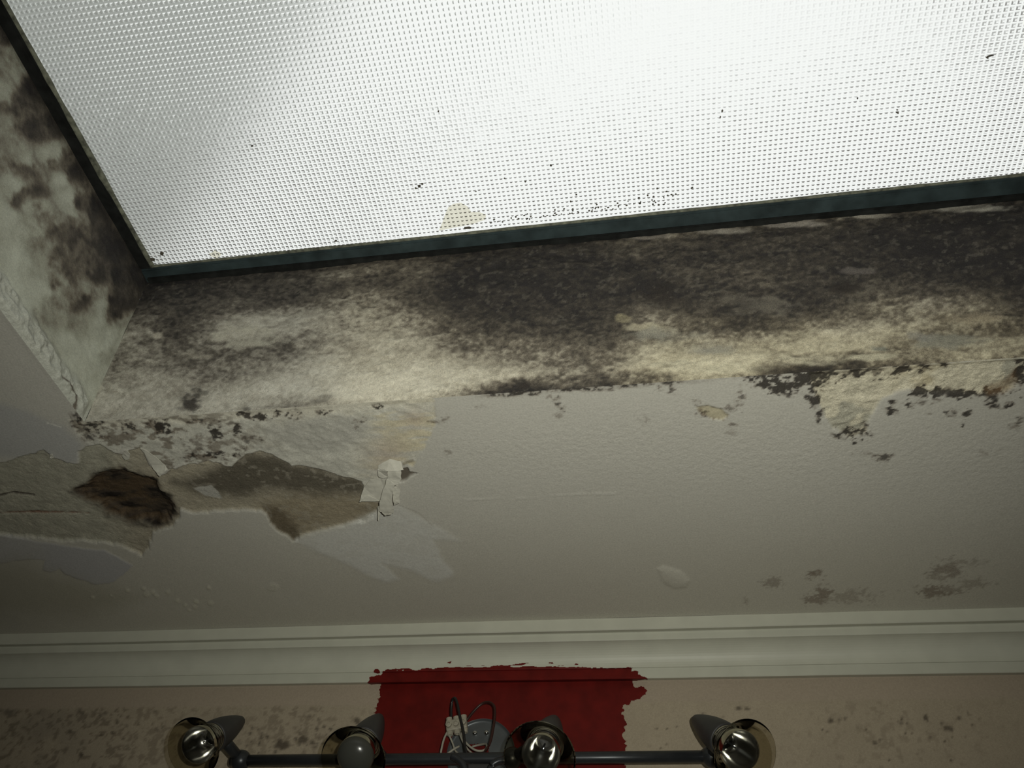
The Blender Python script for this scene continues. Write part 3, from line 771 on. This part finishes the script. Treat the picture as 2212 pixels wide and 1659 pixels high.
# weathered sealant between glass and frame, uneven
def bead(name, p0, p1, r, mat, seed, wav=0.5):
    n = 160
    rs = np.random.RandomState(seed)
    bm = bmesh.new()
    t = np.linspace(0, 1, n); P = np.outer(1 - t, p0) + np.outer(t, p1)
    w = r * (1 + wav * (fbm(t * 10, t * 0 + seed, 0.35, 4, seed % 7) - 0.5) * 2)
    d = (np.array(p1) - np.array(p0)); d /= np.linalg.norm(d)
    side = np.cross(d, [0, 0, 1.0])
    rings = []
    for i in range(n):
        rings.append([bm.verts.new(P[i] + side * math.cos(a) * w[i] + np.array([0, 0, math.sin(a) * w[i] * 0.7])) for a in np.linspace(0, 2 * math.pi, 9)[:-1]])
    for A, B in zip(rings[:-1], rings[1:]):
        for k in range(8):
            bm.faces.new((A[k], B[k], B[(k + 1) % 8], A[(k + 1) % 8]))
    bm.faces.new(rings[0]); bm.faces.new(rings[-1][::-1])
    return bm_obj(name, bm, mat, win, True)

bead('sealant', (GX0, g_y(GX0), ZP - 0.001), (GX1, g_y(GX1), ZP - 0.001), 0.0032, M_SEAL, 3)
bead('sealant', (GX0, GY0, ZP - 0.001), (GX0, g_y(GX0), ZP - 0.001), 0.0046, M_SEAL, 5)

# dirt on the glass: ragged crumbs lying against the underside
def crumb(name, pts_px, mat, parent, zz, th=0.0008):
    bm = bmesh.new()
    vs_ = [bm.verts.new(at_z(a, b, zz)) for a, b in pts_px]
    f = bm.faces.new(vs_)
    r = bmesh.ops.extrude_face_region(bm, geom=[f])
    for g in r['geom']:
        if isinstance(g, bmesh.types.BMVert):
            g.co.z -= th
    return bm_obj(name, bm, mat, parent)

def blob_px(cx_, cy_, rx, ry, n=11, rot=0.0, rs=random):
    out = []
    for k in range(n):
        a = 2 * math.pi * k / n; q = rs.uniform(0.65, 1.15)
        u_, v_ = math.cos(a) * rx * q, math.sin(a) * ry * q
        out.append((cx_ + u_ * math.cos(rot) - v_ * math.sin(rot), cy_ + u_ * math.sin(rot) + v_ * math.cos(rot)))
    return out

ZD = ZP - HB - 0.0003
for a in ((1560, 240, 3, 6, .4), (1556, 253, 2, 5, .2), (1938, 243, 5, 3, .3), (1938, 237, 3, 2, 0), (947, 240, 3, 3, 0), (906, 402, 6, 5, .3), (898, 406, 4, 3, .8), (912, 397, 4, 3, 0), (1028, 413, 3, 2, 0), (1245, 420, 4, 3, .5), (1233, 435, 3, 3, 0), (1495, 405, 5, 3, -.4), (545, 315, 4, 3, 0), (2140, 120, 10, 3, -.2), (2132, 124, 5, 3, .4), (1852, 212, 3, 3, 0), (350, 548, 7, 6, 0), (330, 560, 9, 6, .4), (308, 538, 5, 5, .4), (725, 520, 5, 3, -.3), (1010, 492, 14, 4, -.1), (1135, 392, 3, 3, 0), (1090, 385, 3, 2, 0), (1190, 357, 4, 3, .3)):
    crumb('dirt_speck', blob_px(a[0], a[1], a[2] * .7, a[3] * .7, rot=a[4]), M_DIRT, win, ZD)
crumb('yellow_residue', [(962, 462), (968, 448), (980, 440), (996, 438), (1010, 446), (1018, 458), (1035, 458), (1050, 464), (1048, 474), (1020, 484), (975, 492), (948, 498), (955, 482)], M_STAIN, win, ZD)
crumb('yellow_residue', blob_px(465, 550, 13, 9), M_STAIN, win, ZD)
# rows of black mould creeping in from the far bar
rs2 = random.Random(8)
for k in range(70):
    q = rs2.random() ** 0.8
    fx = 1060 + 400 * q
    fy = 492 - 0.105 * (fx - 1060) - 10 - abs(rs2.gauss(0, 1)) * (4 + 12 * q)
    crumb('mould_speck', blob_px(fx, fy, rs2.uniform(1.4, 2.8), rs2.uniform(1.1, 2.0), 7, -.2, rs2), M_DIRT, win, ZD)

# ------------------------------------------------------------------ far wall
xs = axis((RX0, -1.3, 0.05), (-1.3, 0.66, 0.003), (0.66, RX1, 0.05))
zs = axis((0.0, 2.0, 0.1), (2.0, 2.26, 0.003), (2.26, ZC, 0.02))
X, Z = np.meshgrid(xs, zs, indexing='ij')
V = np.stack([X, np.full_like(X, YW), Z], -1).reshape(-1, 3)
px, py = pix(V); x = V[:, 0]; z = V[:, 2]
big = fbm(x, z, 0.2, 4, 1); med = fbm(x, z, 0.04, 4, 2); fin = fbm(x, z, 0.012, 4, 3); vf = fbm(x, z, .006, 3, 5)
col = np.ones((len(V), 3)) * np.array([0.415, 0.345, 0.265]) * (0.93 + 0.14 * big)[:, None]
low = sstep(2.192, 2.186, z + (fin - .5) * 0.006)
col = mixc(col, np.array([0.40, 0.34, 0.25]) * (0.9 + 0.2 * med)[:, None], low * 0.8)
zone = low * np.clip(np.exp(-((px - 640) / 150) ** 2 * 1.0) * 0.7 + sstep(330, 180, px) * 0.9 + np.exp(-((px - 1930) / 200) ** 2) * 0.35 + 0.12 + np.exp(-((px - 330) / 120) ** 2) * .6, 0, 1)
spk = sstep(0.60 - 0.08 * zone, 0.70 - 0.08 * zone, fbm(x, z, 0.008, 3, 8) * 0.75 + med * 0.25) * zone
col = mixc(col, [0.10, 0.075, 0.05], np.clip(spk, 0, 1) * 0.5)
col = mixc(col, [0.14, 0.125, 0.105], np.clip(low * sstep(300, 60, px + (med - .5) * 160) * sstep(.30, .75, med), 0, 1) * 0.5)
sp = np.zeros(len(V)); rs = np.random.RandomState(11)
for k in range(150):
    if k < 70:
        a, b, r = rs.normal(640, 70), rs.normal(1605, 28), rs.uniform(1.5, 4)
    elif k < 100:
        a, b, r = rs.normal(1920, 110), rs.normal(1565, 26), rs.uniform(1.5, 4.5)
    elif k < 130:
        a, b, r = rs.normal(250, 90), rs.normal(1580, 30), rs.uniform(2, 5)
    else:
        a, b, r = rs.uniform(1400, 2150), rs.uniform(1540, 1650), rs.uniform(1.5, 3.5)
    if b < 1538:
        b = 1538 + rs.rand() * 60
    sel = (np.abs(px - a) < 14) & (np.abs(py - b) < 14)
    sp[sel] = np.maximum(sp[sel], sstep(r * 1.5, r * .5, np.hypot(px[sel] - a, py[sel] - b) + (fin[sel] - .5) * 4) * rs.uniform(.4, .95))
for a, b, rx, ry in ((1597, 1530, 8, 5), (1612, 1531, 6, 4), (2000, 1550, 4, 4), (1948, 1553, 4, 4), (1795, 1558, 5, 5), (770, 1557, 6, 6), (655, 1597, 10, 7), (675, 1604, 8, 6), (610, 1610, 14, 10), (540, 1585, 5, 5), (508, 1478, 6, 3)):
    sp = np.maximum(sp, sstep(1.5, .6, np.hypot((px - a) / rx, (py - b) / ry) + (fin - .5) * 1.8) * .9)
col = mixc(col, [0.07, 0.055, 0.04], sp * 0.85)
me = from_arrays('wall_far', V, grid_faces(len(xs), len(zs), None))
set_col(me, col); set_f(me, 'stipple', np.full(len(V), 0.25)); set_f(me, 'grime', low * 0.12)
wall_far = structure(link('wall_far', me, M_WALL, None, True), 'pinkish beige wall speckled with mould under the cornice')

# ------------------------------------------------------------------ cornice (profile points: depth from wall, height under ceiling)
PR = [(0.0685, 0.0), (0.0685, 0.0195), (0.067, 0.0208), (0.0530, 0.0172), (0.0515, 0.0180), (0.0512, 0.0292)]
for k in range(0, 13):
    a = k / 12 * math.pi / 2
    PR.append((0.0505 - 0.0325 * math.sin(a), 0.0300 + 0.0310 * (1 - math.cos(a))))
PR += [(0.0172, 0.0605), (0.0148, 0.0607), (0.0146, 0.0640), (0.0145, 0.0765), (0.0135, 0.0775), (0.0, 0.0745)]
PR = np.array(PR)
# extra points so the red paint can follow
def resample(P, st):
    out = [P[0]]
    for a, b in zip(P[:-1], P[1:]):
        n = max(1, int(math.ceil(np.linalg.norm(b - a) / st)))
        for k in range(1, n + 1):
            out.append(a + (b - a) * k / n)
    return np.array(out)
xs = axis((RX0, RX1, 0.025))
wv = 0.0012 * (fbm(xs * 1.0, xs * 0 + 3.0, 0.3, 3, 4) - 0.5)
V = np.array([[a, YW - d, ZC - h_ + w] for a, w in zip(xs, wv) for d, h_ in PR])
me = from_arrays('trim_1', V, grid_faces(len(xs), len(PR), None, flip=True))
cornice = structure(link('trim_1', me, M_CORNICE, None, False), 'cream painted plaster cornice along the far wall')
bm = bmesh.new(); bm.from_mesh(me); bmesh.ops.recalc_face_normals(bm, faces=bm.faces); bm.to_mesh(me); bm.free()

# ------------------------------------------------------------------ red test paint on cornice and wall
RC = [(795, 1474), (806, 1464), (822, 1458), (808, 1449), (822, 1451), (836, 1446), (900, 1448), (930, 1444), (955, 1440), (964, 1432), (974, 1431), (978, 1440), (1050, 1440), (1100, 1433), (1170, 1431), (1230, 1435), (1290, 1437), (1365, 1441), (1368, 1450), (1378, 1452), (1384, 1462), (1394, 1465), (1376, 1470), (1366, 1476), (1360, 1500), (830, 1500), (822, 1480), (808, 1478)]
RW = [(826, 1455), (1360, 1455), (1372, 1481), (1388, 1484), (1396, 1492), (1392, 1503), (1378, 1510), (1362, 1513), (1358, 1521), (1346, 1522), (1344, 1540), (1350, 1560), (1348, 1585), (1352, 1610), (1350, 1640), (1352, 1680), (1340, 1760), (830, 1760), (836, 1680), (822, 1600), (816, 1560), (812, 1542), (818, 1530), (810, 1522), (822, 1505), (818, 1492)]

def red_mask(V, poly, sm):
    px, py = pix(V)
    n1 = fbm(px * 0.35, py, 5, 3, 2); n2 = fbm(px, py, 11, 3, 3)
    n3 = fbm(px * 0.10, py, 4, 3, 4)
    sd = poly_sd(px, py, poly) + (n1 - .5) * 13 + (n2 - .5) * 9
    hole = sm * sstep(1447, 1436, py) * sstep(0.46, 0.54, n3) * 14
    return sd - hole

x0 = at_y(780, 1560, YW)[0] - 0.05; x1 = at_y(1400, 1560, YW)[0] + 0.05
xs = np.arange(x0, x1, 0.0010)
prr = resample(PR[9:], 0.0010)
V = np.stack([np.repeat(xs, len(prr)), YW - np.tile(prr[:, 0], len(xs)), ZC - np.tile(prr[:, 1], len(xs)) + np.repeat(np.interp(xs, axis((RX0, RX1, 0.025)), wv), len(prr))], -1)
sd = red_mask(V, RC, 1.0).reshape(len(xs), len(prr))
# push outwards along the profile normal
tn = np.gradient(prr, axis=0); nn = np.stack([tn[:, 1], -tn[:, 0]], -1); nn /= np.linalg.norm(nn, axis=1)[:, None] + 1e-9
if nn[0, 0] < 0:
    nn = -nn
V[:, 1] -= np.tile(nn[:, 0], len(xs)) * 0.0006; V[:, 2] -= np.tile(nn[:, 1], len(xs)) * 0.0006
keep = (sd[:-1, :-1] + sd[1:, 1:] + sd[1:, :-1] + sd[:-1, 1:]) > 0
V, Q = compact(V, grid_faces(len(xs), len(prr), keep, flip=True))
o = link('red_paint', from_arrays('red_paint', V, Q), M_RED, cornice, False)
o['label'] = 'dark red paint brushed over the lower cornice'
zs = np.arange(2.02, ZC - 0.0733, 0.0012)
V = np.stack([np.repeat(xs, len(zs)), np.full(len(xs) * len(zs), YW - 0.0006), np.tile(zs, len(xs))], -1)
sd = red_mask(V, RW, 0.0).reshape(len(xs), len(zs))
keep = (sd[:-1, :-1] + sd[1:, 1:] + sd[1:, :-1] + sd[:-1, 1:]) > 0
V, Q = compact(V, grid_faces(len(xs), len(zs), keep))
o = link('red_paint', from_arrays('red_paint', V, Q), M_RED, wall_far, False)
o['label'] = 'ragged dark red paint patch behind the lamp'

# ------------------------------------------------------------------ hanging paint flakes (px, py, drop below the ceiling in mm)
def flake(pts, th=0.0007):
    bm = bmesh.new()
    vs_ = [bm.verts.new(at_z(a, b, ZC - d / 1000)) for a, b, d in pts]
    f = bm.faces.new(vs_)
    bmesh.ops.triangulate(bm, faces=[f])
    bmesh.ops.subdivide_edges(bm, edges=bm.edges[:], cuts=2, use_grid_fill=True)
    bmesh.ops.triangulate(bm, faces=[q for q in bm.faces if len(q.verts) > 3])
    rj = random.Random(len(pts))
    for q in bm.verts:
        q.co += Vector((rj.uniform(-1, 1) * 0.0006, rj.uniform(-1, 1) * 0.0006, rj.uniform(-1, 1) * 0.00025))
    r = bmesh.ops.extrude_face_region(bm, geom=bm.faces[:])
    for g in r['geom']:
        if isinstance(g, bmesh.types.BMVert):
            g.co.z -= th * 1000 / 1000
    return bm_obj('paint_flake', bm, M_FLAKE, ceiling, False)

flake([(817, 1005, 3), (842, 991, 0), (866, 997, 1), (872, 1015, 8), (852, 1017, 10), (836, 1017, 10), (838, 1030, 8), (828, 1033, 9), (817, 1029, 8), (816, 1015, 6)])
flake([(838, 1014, 6), (866, 1014, 7), (867, 1034, 12), (861, 1043, 14), (852, 1048, 15), (848, 1066, 18), (847, 1094, 22), (852, 1105, 23), (846, 1111, 23), (839, 1107, 23), (832, 1113, 23), (824, 1106, 22), (818, 1102, 21), (820, 1085, 19), (826, 1062, 16), (832, 1046, 13), (837, 1032, 9)])
flake([(851, 1052, 10), (858, 1046, 9), (864, 1058, 11), (863, 1070, 13), (864, 1086, 15), (852, 1091, 16), (849, 1078, 15), (849, 1062, 12)])
flake([(786, 1052, 2), (800, 1036, 1), (822, 1032, 1), (834, 1034, 3), (830, 1056, 5), (821, 1082, 8), (806, 1074, 7), (795, 1069, 6), (784, 1071, 7), (782, 1082, 9), (777, 1084, 9), (781, 1068, 5)])
flake([(815, 1094, 12), (820, 1093, 12), (821, 1108, 15), (818, 1124, 18), (816, 1122, 18), (816, 1108, 15)])
flake([(303, 968, 0), (316, 972, 0), (340, 990, 1), (356, 1004, 3), (362, 1014, 6), (352, 1022, 9), (345, 1029, 10), (336, 1018, 7), (326, 1004, 3), (317, 985, 1)])
flake([(265, 976, 0), (274, 973, 1), (281, 980, 3), (280, 990, 5), (270, 993, 4), (264, 985, 1)])
flake([(108, 982, 0), (113, 980, 1), (115, 988, 4), (110, 990, 4)])

# ------------------------------------------------------------------ spotlight bar lamp
lamp = bpy.data.objects.new('spotlight_bar', None); C.objects.link(lamp)
lamp['label'] = 'grey metal wall lamp with four swivel spotlights on one bar and loose wires'
lamp['category'] = 'lamp'
lampo = at_y(1040, 1631, YW)
lamp.location = lampo
IM = Matrix.Translation(-Vector(lampo))

def lpart(name, bm, mat, parent=lamp, smooth=True, world_pts=True):
    if world_pts:
        bm.transform(IM)
    return bm_obj(name, bm, mat, parent, smooth)

YB = YW - 0.075
pL = at_y(500, 1643, YB); pR = at_y(1560, 1634, YB)
bm = bmesh.new()
tube(bm, [pL + (pR - pL) * t for t in (0, .25, .5, .75, 1)], 0.0082, 20)
bar = lpart('bar', bm, M_LAMPD)

def head(mouth, tip, R=0.041, bulb='clear', joint=None, scale=1.0, yoff=0.0):
    """mouth: (px, py, distance from wall); tip: same for the closed end of the housing"""
    Mo = at_y(mouth[0], mouth[1], YW - mouth[2]); Ti = at_y(tip[0], tip[1], YW - tip[2])
    d = Vector(Mo - Ti); Ln = d.length; d.normalize()
    u = d.orthogonal().normalized(); w = d.cross(u)
    M = Matrix(((u.x, w.x, d.x, Ti[0]), (u.y, w.y, d.y, Ti[1]), (u.z, w.z, d.z, Ti[2]), (0, 0, 0, 1)))
    hl = Ln * 0.64                      # housing length
    hr = 0.0235 * scale
    bm = bmesh.new()
    prof = [(0.0, 0.0)] + [(hr * 0.36 * math.sin(k / 4 * math.pi / 2), hl * 0.05 * (1 - math.cos(k / 4 * math.pi / 2))) for k in range(1, 5)]
    for k in range(1, 13):
        t = k / 12
        prof.append((hr * (0.36 + 0.64 * math.sin(t * math.pi / 2) ** 0.9), hl * (0.05 + 0.95 * t)))
    prof += [(hr * 0.97, hl + 0.002), (hr * 0.86, hl + 0.002), (hr * 0.80, hl - 0.010), (0.0, hl - 0.012)]
    lathe(bm, prof, 40, M)
    h = lpart('spot_head', bm, M_LAMP)
    # collar ring
    bm = bmesh.new()
    lathe(bm, [(hr * 0.80, hl - 0.004), (hr * 0.90, hl), (hr * 0.92, hl + 0.004), (hr * 0.84, hl + 0.006), (hr * 0.76, hl + 0.003)], 40, M, close=True)
    lpart('collar', bm, M_CHROME, h)
    # flared smoky glass shade (double walled)
    bm = bmesh.new()
    zz0, zz1 = hl - 0.001, Ln + 0.002
    out = []
    for k in range(0, 13):
        t = k / 12
        out.append((hr * 0.88 + (R - hr * 0.88) * (0.55 * t + 0.45 * t ** 2.4), zz0 + (zz1 - zz0) * t))
    inn = [(r_ - 0.0022, z_ - 0.0004) for r_, z_ in out[::-1]]
    lip = [(R - 0.0004, zz1 + 0.0012), (R - 0.0018, zz1 + 0.0012)]
    lathe(bm, out + lip + inn, 48, M, close=True)
    lpart('glass_shade', bm, M_SMOKE, h)
    # reflector bulb: silvered bowl and front lens
    rb = 0.0265 * scale
    zb = Ln - 0.010
    bm = bmesh.new()
    bowl = [(0.0085, hl - 0.006), (0.010, hl + 0.001)]
    for k in range(0, 9):
        t = k / 8
        bowl.append((0.010 + (rb - 0.010) * math.sin(t * math.pi / 2) ** 0.9, hl + 0.003 + (zb - hl - 0.003) * (1 - math.cos(t * math.pi / 2)) ** 0.75))
    lathe(bm, bowl, 40, M)
    lpart('reflector', bm, M_MIRROR, h)
    bm = bmesh.new()
    dome = [(rb * math.cos(a), zb + 0.0005 + rb * 0.62 * math.sin(a)) for a in np.linspace(0, math.pi / 2 - 0.001, 12)]
    dome[-1] = (0.0, dome[-1][1])
    if bulb == 'clear':
        ind = [(max(0.0, r_ - 0.0012), z_ - 0.0010) for r_, z_ in dome[::-1]]
        ind[0] = (0.0, ind[0][1])
        lathe(bm, dome, 40, M); lathe(bm, ind, 40, M)
        lpart('bulb', bm, M_BULBG, h)
        bm = bmesh.new()
        lathe(bm, [(0.0, hl + 0.004), (0.0012, hl + 0.005), (0.0013, hl + 0.008), (0.0008, zb - 0.012), (0.0, zb - 0.009)], 12, M)
        lpart('filament_stem', bm, M_LAMPD, h)
    else:
        lathe(bm, dome, 40, M)
        lpart('bulb', bm, M_FROST, h)
    # swivel joint down to the bar
    jx = joint if joint else mouth[0]
    t = (jx - 500) / 1060
    pb = pL + (pR - pL) * t
    ctr = Ti + np.array(d) * hl * 0.8
    dirj = pb - ctr
    bm = bmesh.new()
    tube(bm, [pb, ctr + dirj * 0.45, ctr + dirj * 0.15], 0.0085, 16)
    lpart('swivel_joint', bm, M_LAMPD, h)
    bm = bmesh.new()
    bmesh.ops.create_uvsphere(bm, u_segments=24, v_segments=14, radius=0.0155, matrix=Matrix.Translation(Vector(pb)))
    lpart('knuckle', bm, M_LAMPD, h)
    return h

head((420, 1614, .170), (522, 1556, .080), 0.043, 'clear', joint=522)
head((764, 1638, .170), (820, 1550, .075), 0.046, 'frost', joint=836)
head((1166, 1636, .175), (1198, 1554, .070), 0.049, 'clear', joint=1130)
head((1608, 1628, .170), (1502, 1554, .080), 0.045, 'clear', joint=1540)

# round bracket screwed to the wall, with a slot and a raised rim
bx, bz = lampo[0], lampo[2]
RB = 0.054
na, nr = 72, 22
rr = np.concatenate([np.linspace(0.001, RB * 0.93, nr), [RB * 0.965, RB * 0.99, RB, RB, RB * 0.985]])
hh = np.concatenate([np.full(nr, 0.004), [0.005, 0.0075, 0.0085, 0.000, 0.000]])
ang = np.linspace(0, 2 * math.pi, na, endpoint=False)
bm = bmesh.new()
gv = [[bm.verts.new((bx + r_ * math.cos(a), YW - 0.0008 - h_, bz + r_ * math.sin(a))) for a in ang] for r_, h_ in zip(rr, hh)]
for i in range(len(rr) - 1):
    for k in range(na):
        k2 = (k + 1) % na
        cx_ = sum(gv[q][w_].co.x for q in (i, i + 1) for w_ in (k, k2)) / 4 - bx
        cz_ = sum(gv[q][w_].co.z for q in (i, i + 1) for w_ in (k, k2)) / 4 - bz
        if abs(cx_ + 0.006) < 0.018 and abs(cz_ - 0.006) < 0.009:
            continue
        bm.faces.new((gv[i][k], gv[i][k2], gv[i + 1][k2], gv[i + 1][k]))
lpart('wall_bracket', bm, M_BRACK, smooth=True)
for a, b in ((1026, 1584), (1051, 1583)):
    c = at_y(a, b, YW - 0.006)
    bm = bmesh.new()
    Ms = Matrix.Translation(Vector(c)) @ Matrix.Rotation(math.pi / 2, 4, 'X')
    lathe(bm, [(0, 0.0042), (0.0018, 0.004), (0.0035, 0.0028), (0.0042, 0.0008), (0.0042, -0.003), (0, -0.003)], 18, Ms)
    lpart('screw', bm, M_CHROME)
# hub that joins bracket and bar
bm = bmesh.new()
hc = at_y(1035, 1662, YB)
add_box(bm, (hc[0] - 0.017, YB - 0.008, hc[2] - 0.012), (hc[0] + 0.017, YW - 0.004, hc[2] + 0.006), 0.003)
lpart('hub', bm, M_LAMP, smooth=False)
for pts in ([(976, 1634), (988, 1640), (1000, 1652), (1006, 1670)], [(1092, 1642), (1076, 1644), (1062, 1654), (1056, 1672)]):
    bm = bmesh.new()
    tube(bm, smooth_path([at_y(a, b, YB - 0.012) for a, b in pts]), 0.005, 12)
    lpart('hub_arm', bm, M_LAMPD)

# loose terminal block: two rows of barrels on a plastic strip
c = at_y(987, 1567, YW - 0.045)
bm = bmesh.new()
rx_ = Matrix.Rotation(math.radians(-10), 4, 'Y')
for lo, hi in (((-.0165, -.006, -.0085), (.0165, .006, .0085)),):
    add_box(bm, lo, hi, 0.002)
for k in range(3):
    xk = -0.0115 + 0.0115 * k
    for zk in (-1, 1):
        Mz = Matrix.Translation(Vector((xk, 0, zk * 0.0085))) @ (Matrix.Identity(4) if zk > 0 else Matrix.Rotation(math.pi, 4, 'X'))
        lathe(bm, [(0.0, -0.001), (0.005, -0.001), (0.005, 0.0050), (0.0042, 0.0056), (0.003, 0.0056), (0.003, 0.001), (0, 0.001)], 14, Mz)
    My = Matrix.Translation(Vector((xk, -0.006, 0.0))) @ Matrix.Rotation(math.pi / 2, 4, 'X')
    lathe(bm, [(0.0, -.001), (0.0045, -.001), (0.0045, 0.0045), (0.003, 0.0048), (0.0028, 0.002), (0, 0.002)], 14, My)
bm.transform(Matrix.Translation(Vector(c)) @ rx_)
block = lpart('terminal_block', bm, M_BLOCK, smooth=False)

def wire(name, pts, r, mat):
    bm = bmesh.new()
    tube(bm, smooth_path([at_y(a, b, YW - d) for a, b, d in pts]), r, 10)
    lpart(name, bm, mat)
wire('black_wire', [(975, 1552, .045), (975, 1530, .046), (978, 1512, .05), (983, 1508, .055), (988, 1520, .06), (993, 1545, .064), (1001, 1580, .068), (1005, 1615, .072), (1012, 1638, .074), (1022, 1652, .075)], 0.0021, M_BLACKW)
wire('brown_wire', [(1008, 1556, .045), (1024, 1536, .044), (1040, 1521, .045), (1055, 1517, .048), (1067, 1525, .052), (1069, 1545, .056), (1065, 1575, .060), (1058, 1605, .066), (1045, 1630, .072), (1041, 1654, .075)], 0.0021, M_REDW)
wire('white_wire', [(967, 1580, .045), (960, 1594, .048), (955, 1612, .050), (953, 1630, .052), (966, 1628, .052), (981, 1618, .050), (992, 1612, .045)], 0.0016, M_WHITEW)
wire('white_wire', [(966, 1580, .045), (972, 1592, .044), (978, 1606, .044), (984, 1622, .046), (996, 1632, .055)], 0.0014, M_WHITEW)
wire('white_wire', [(996, 1583, .045), (1002, 1598, .050), (1012, 1610, .054), (1026, 1620, .056), (1040, 1622, .054), (1050, 1617, .046), (1050, 1608, .03), (1036, 1609, .016), (1020, 1613, .012)], 0.0016, M_WHITEW)
wire('white_wire', [(992, 1583, .046), (1000, 1602, .054), (1010, 1618, .060), (1022, 1630, .066), (1030, 1645, .072)], 0.0014, M_WHITEW)
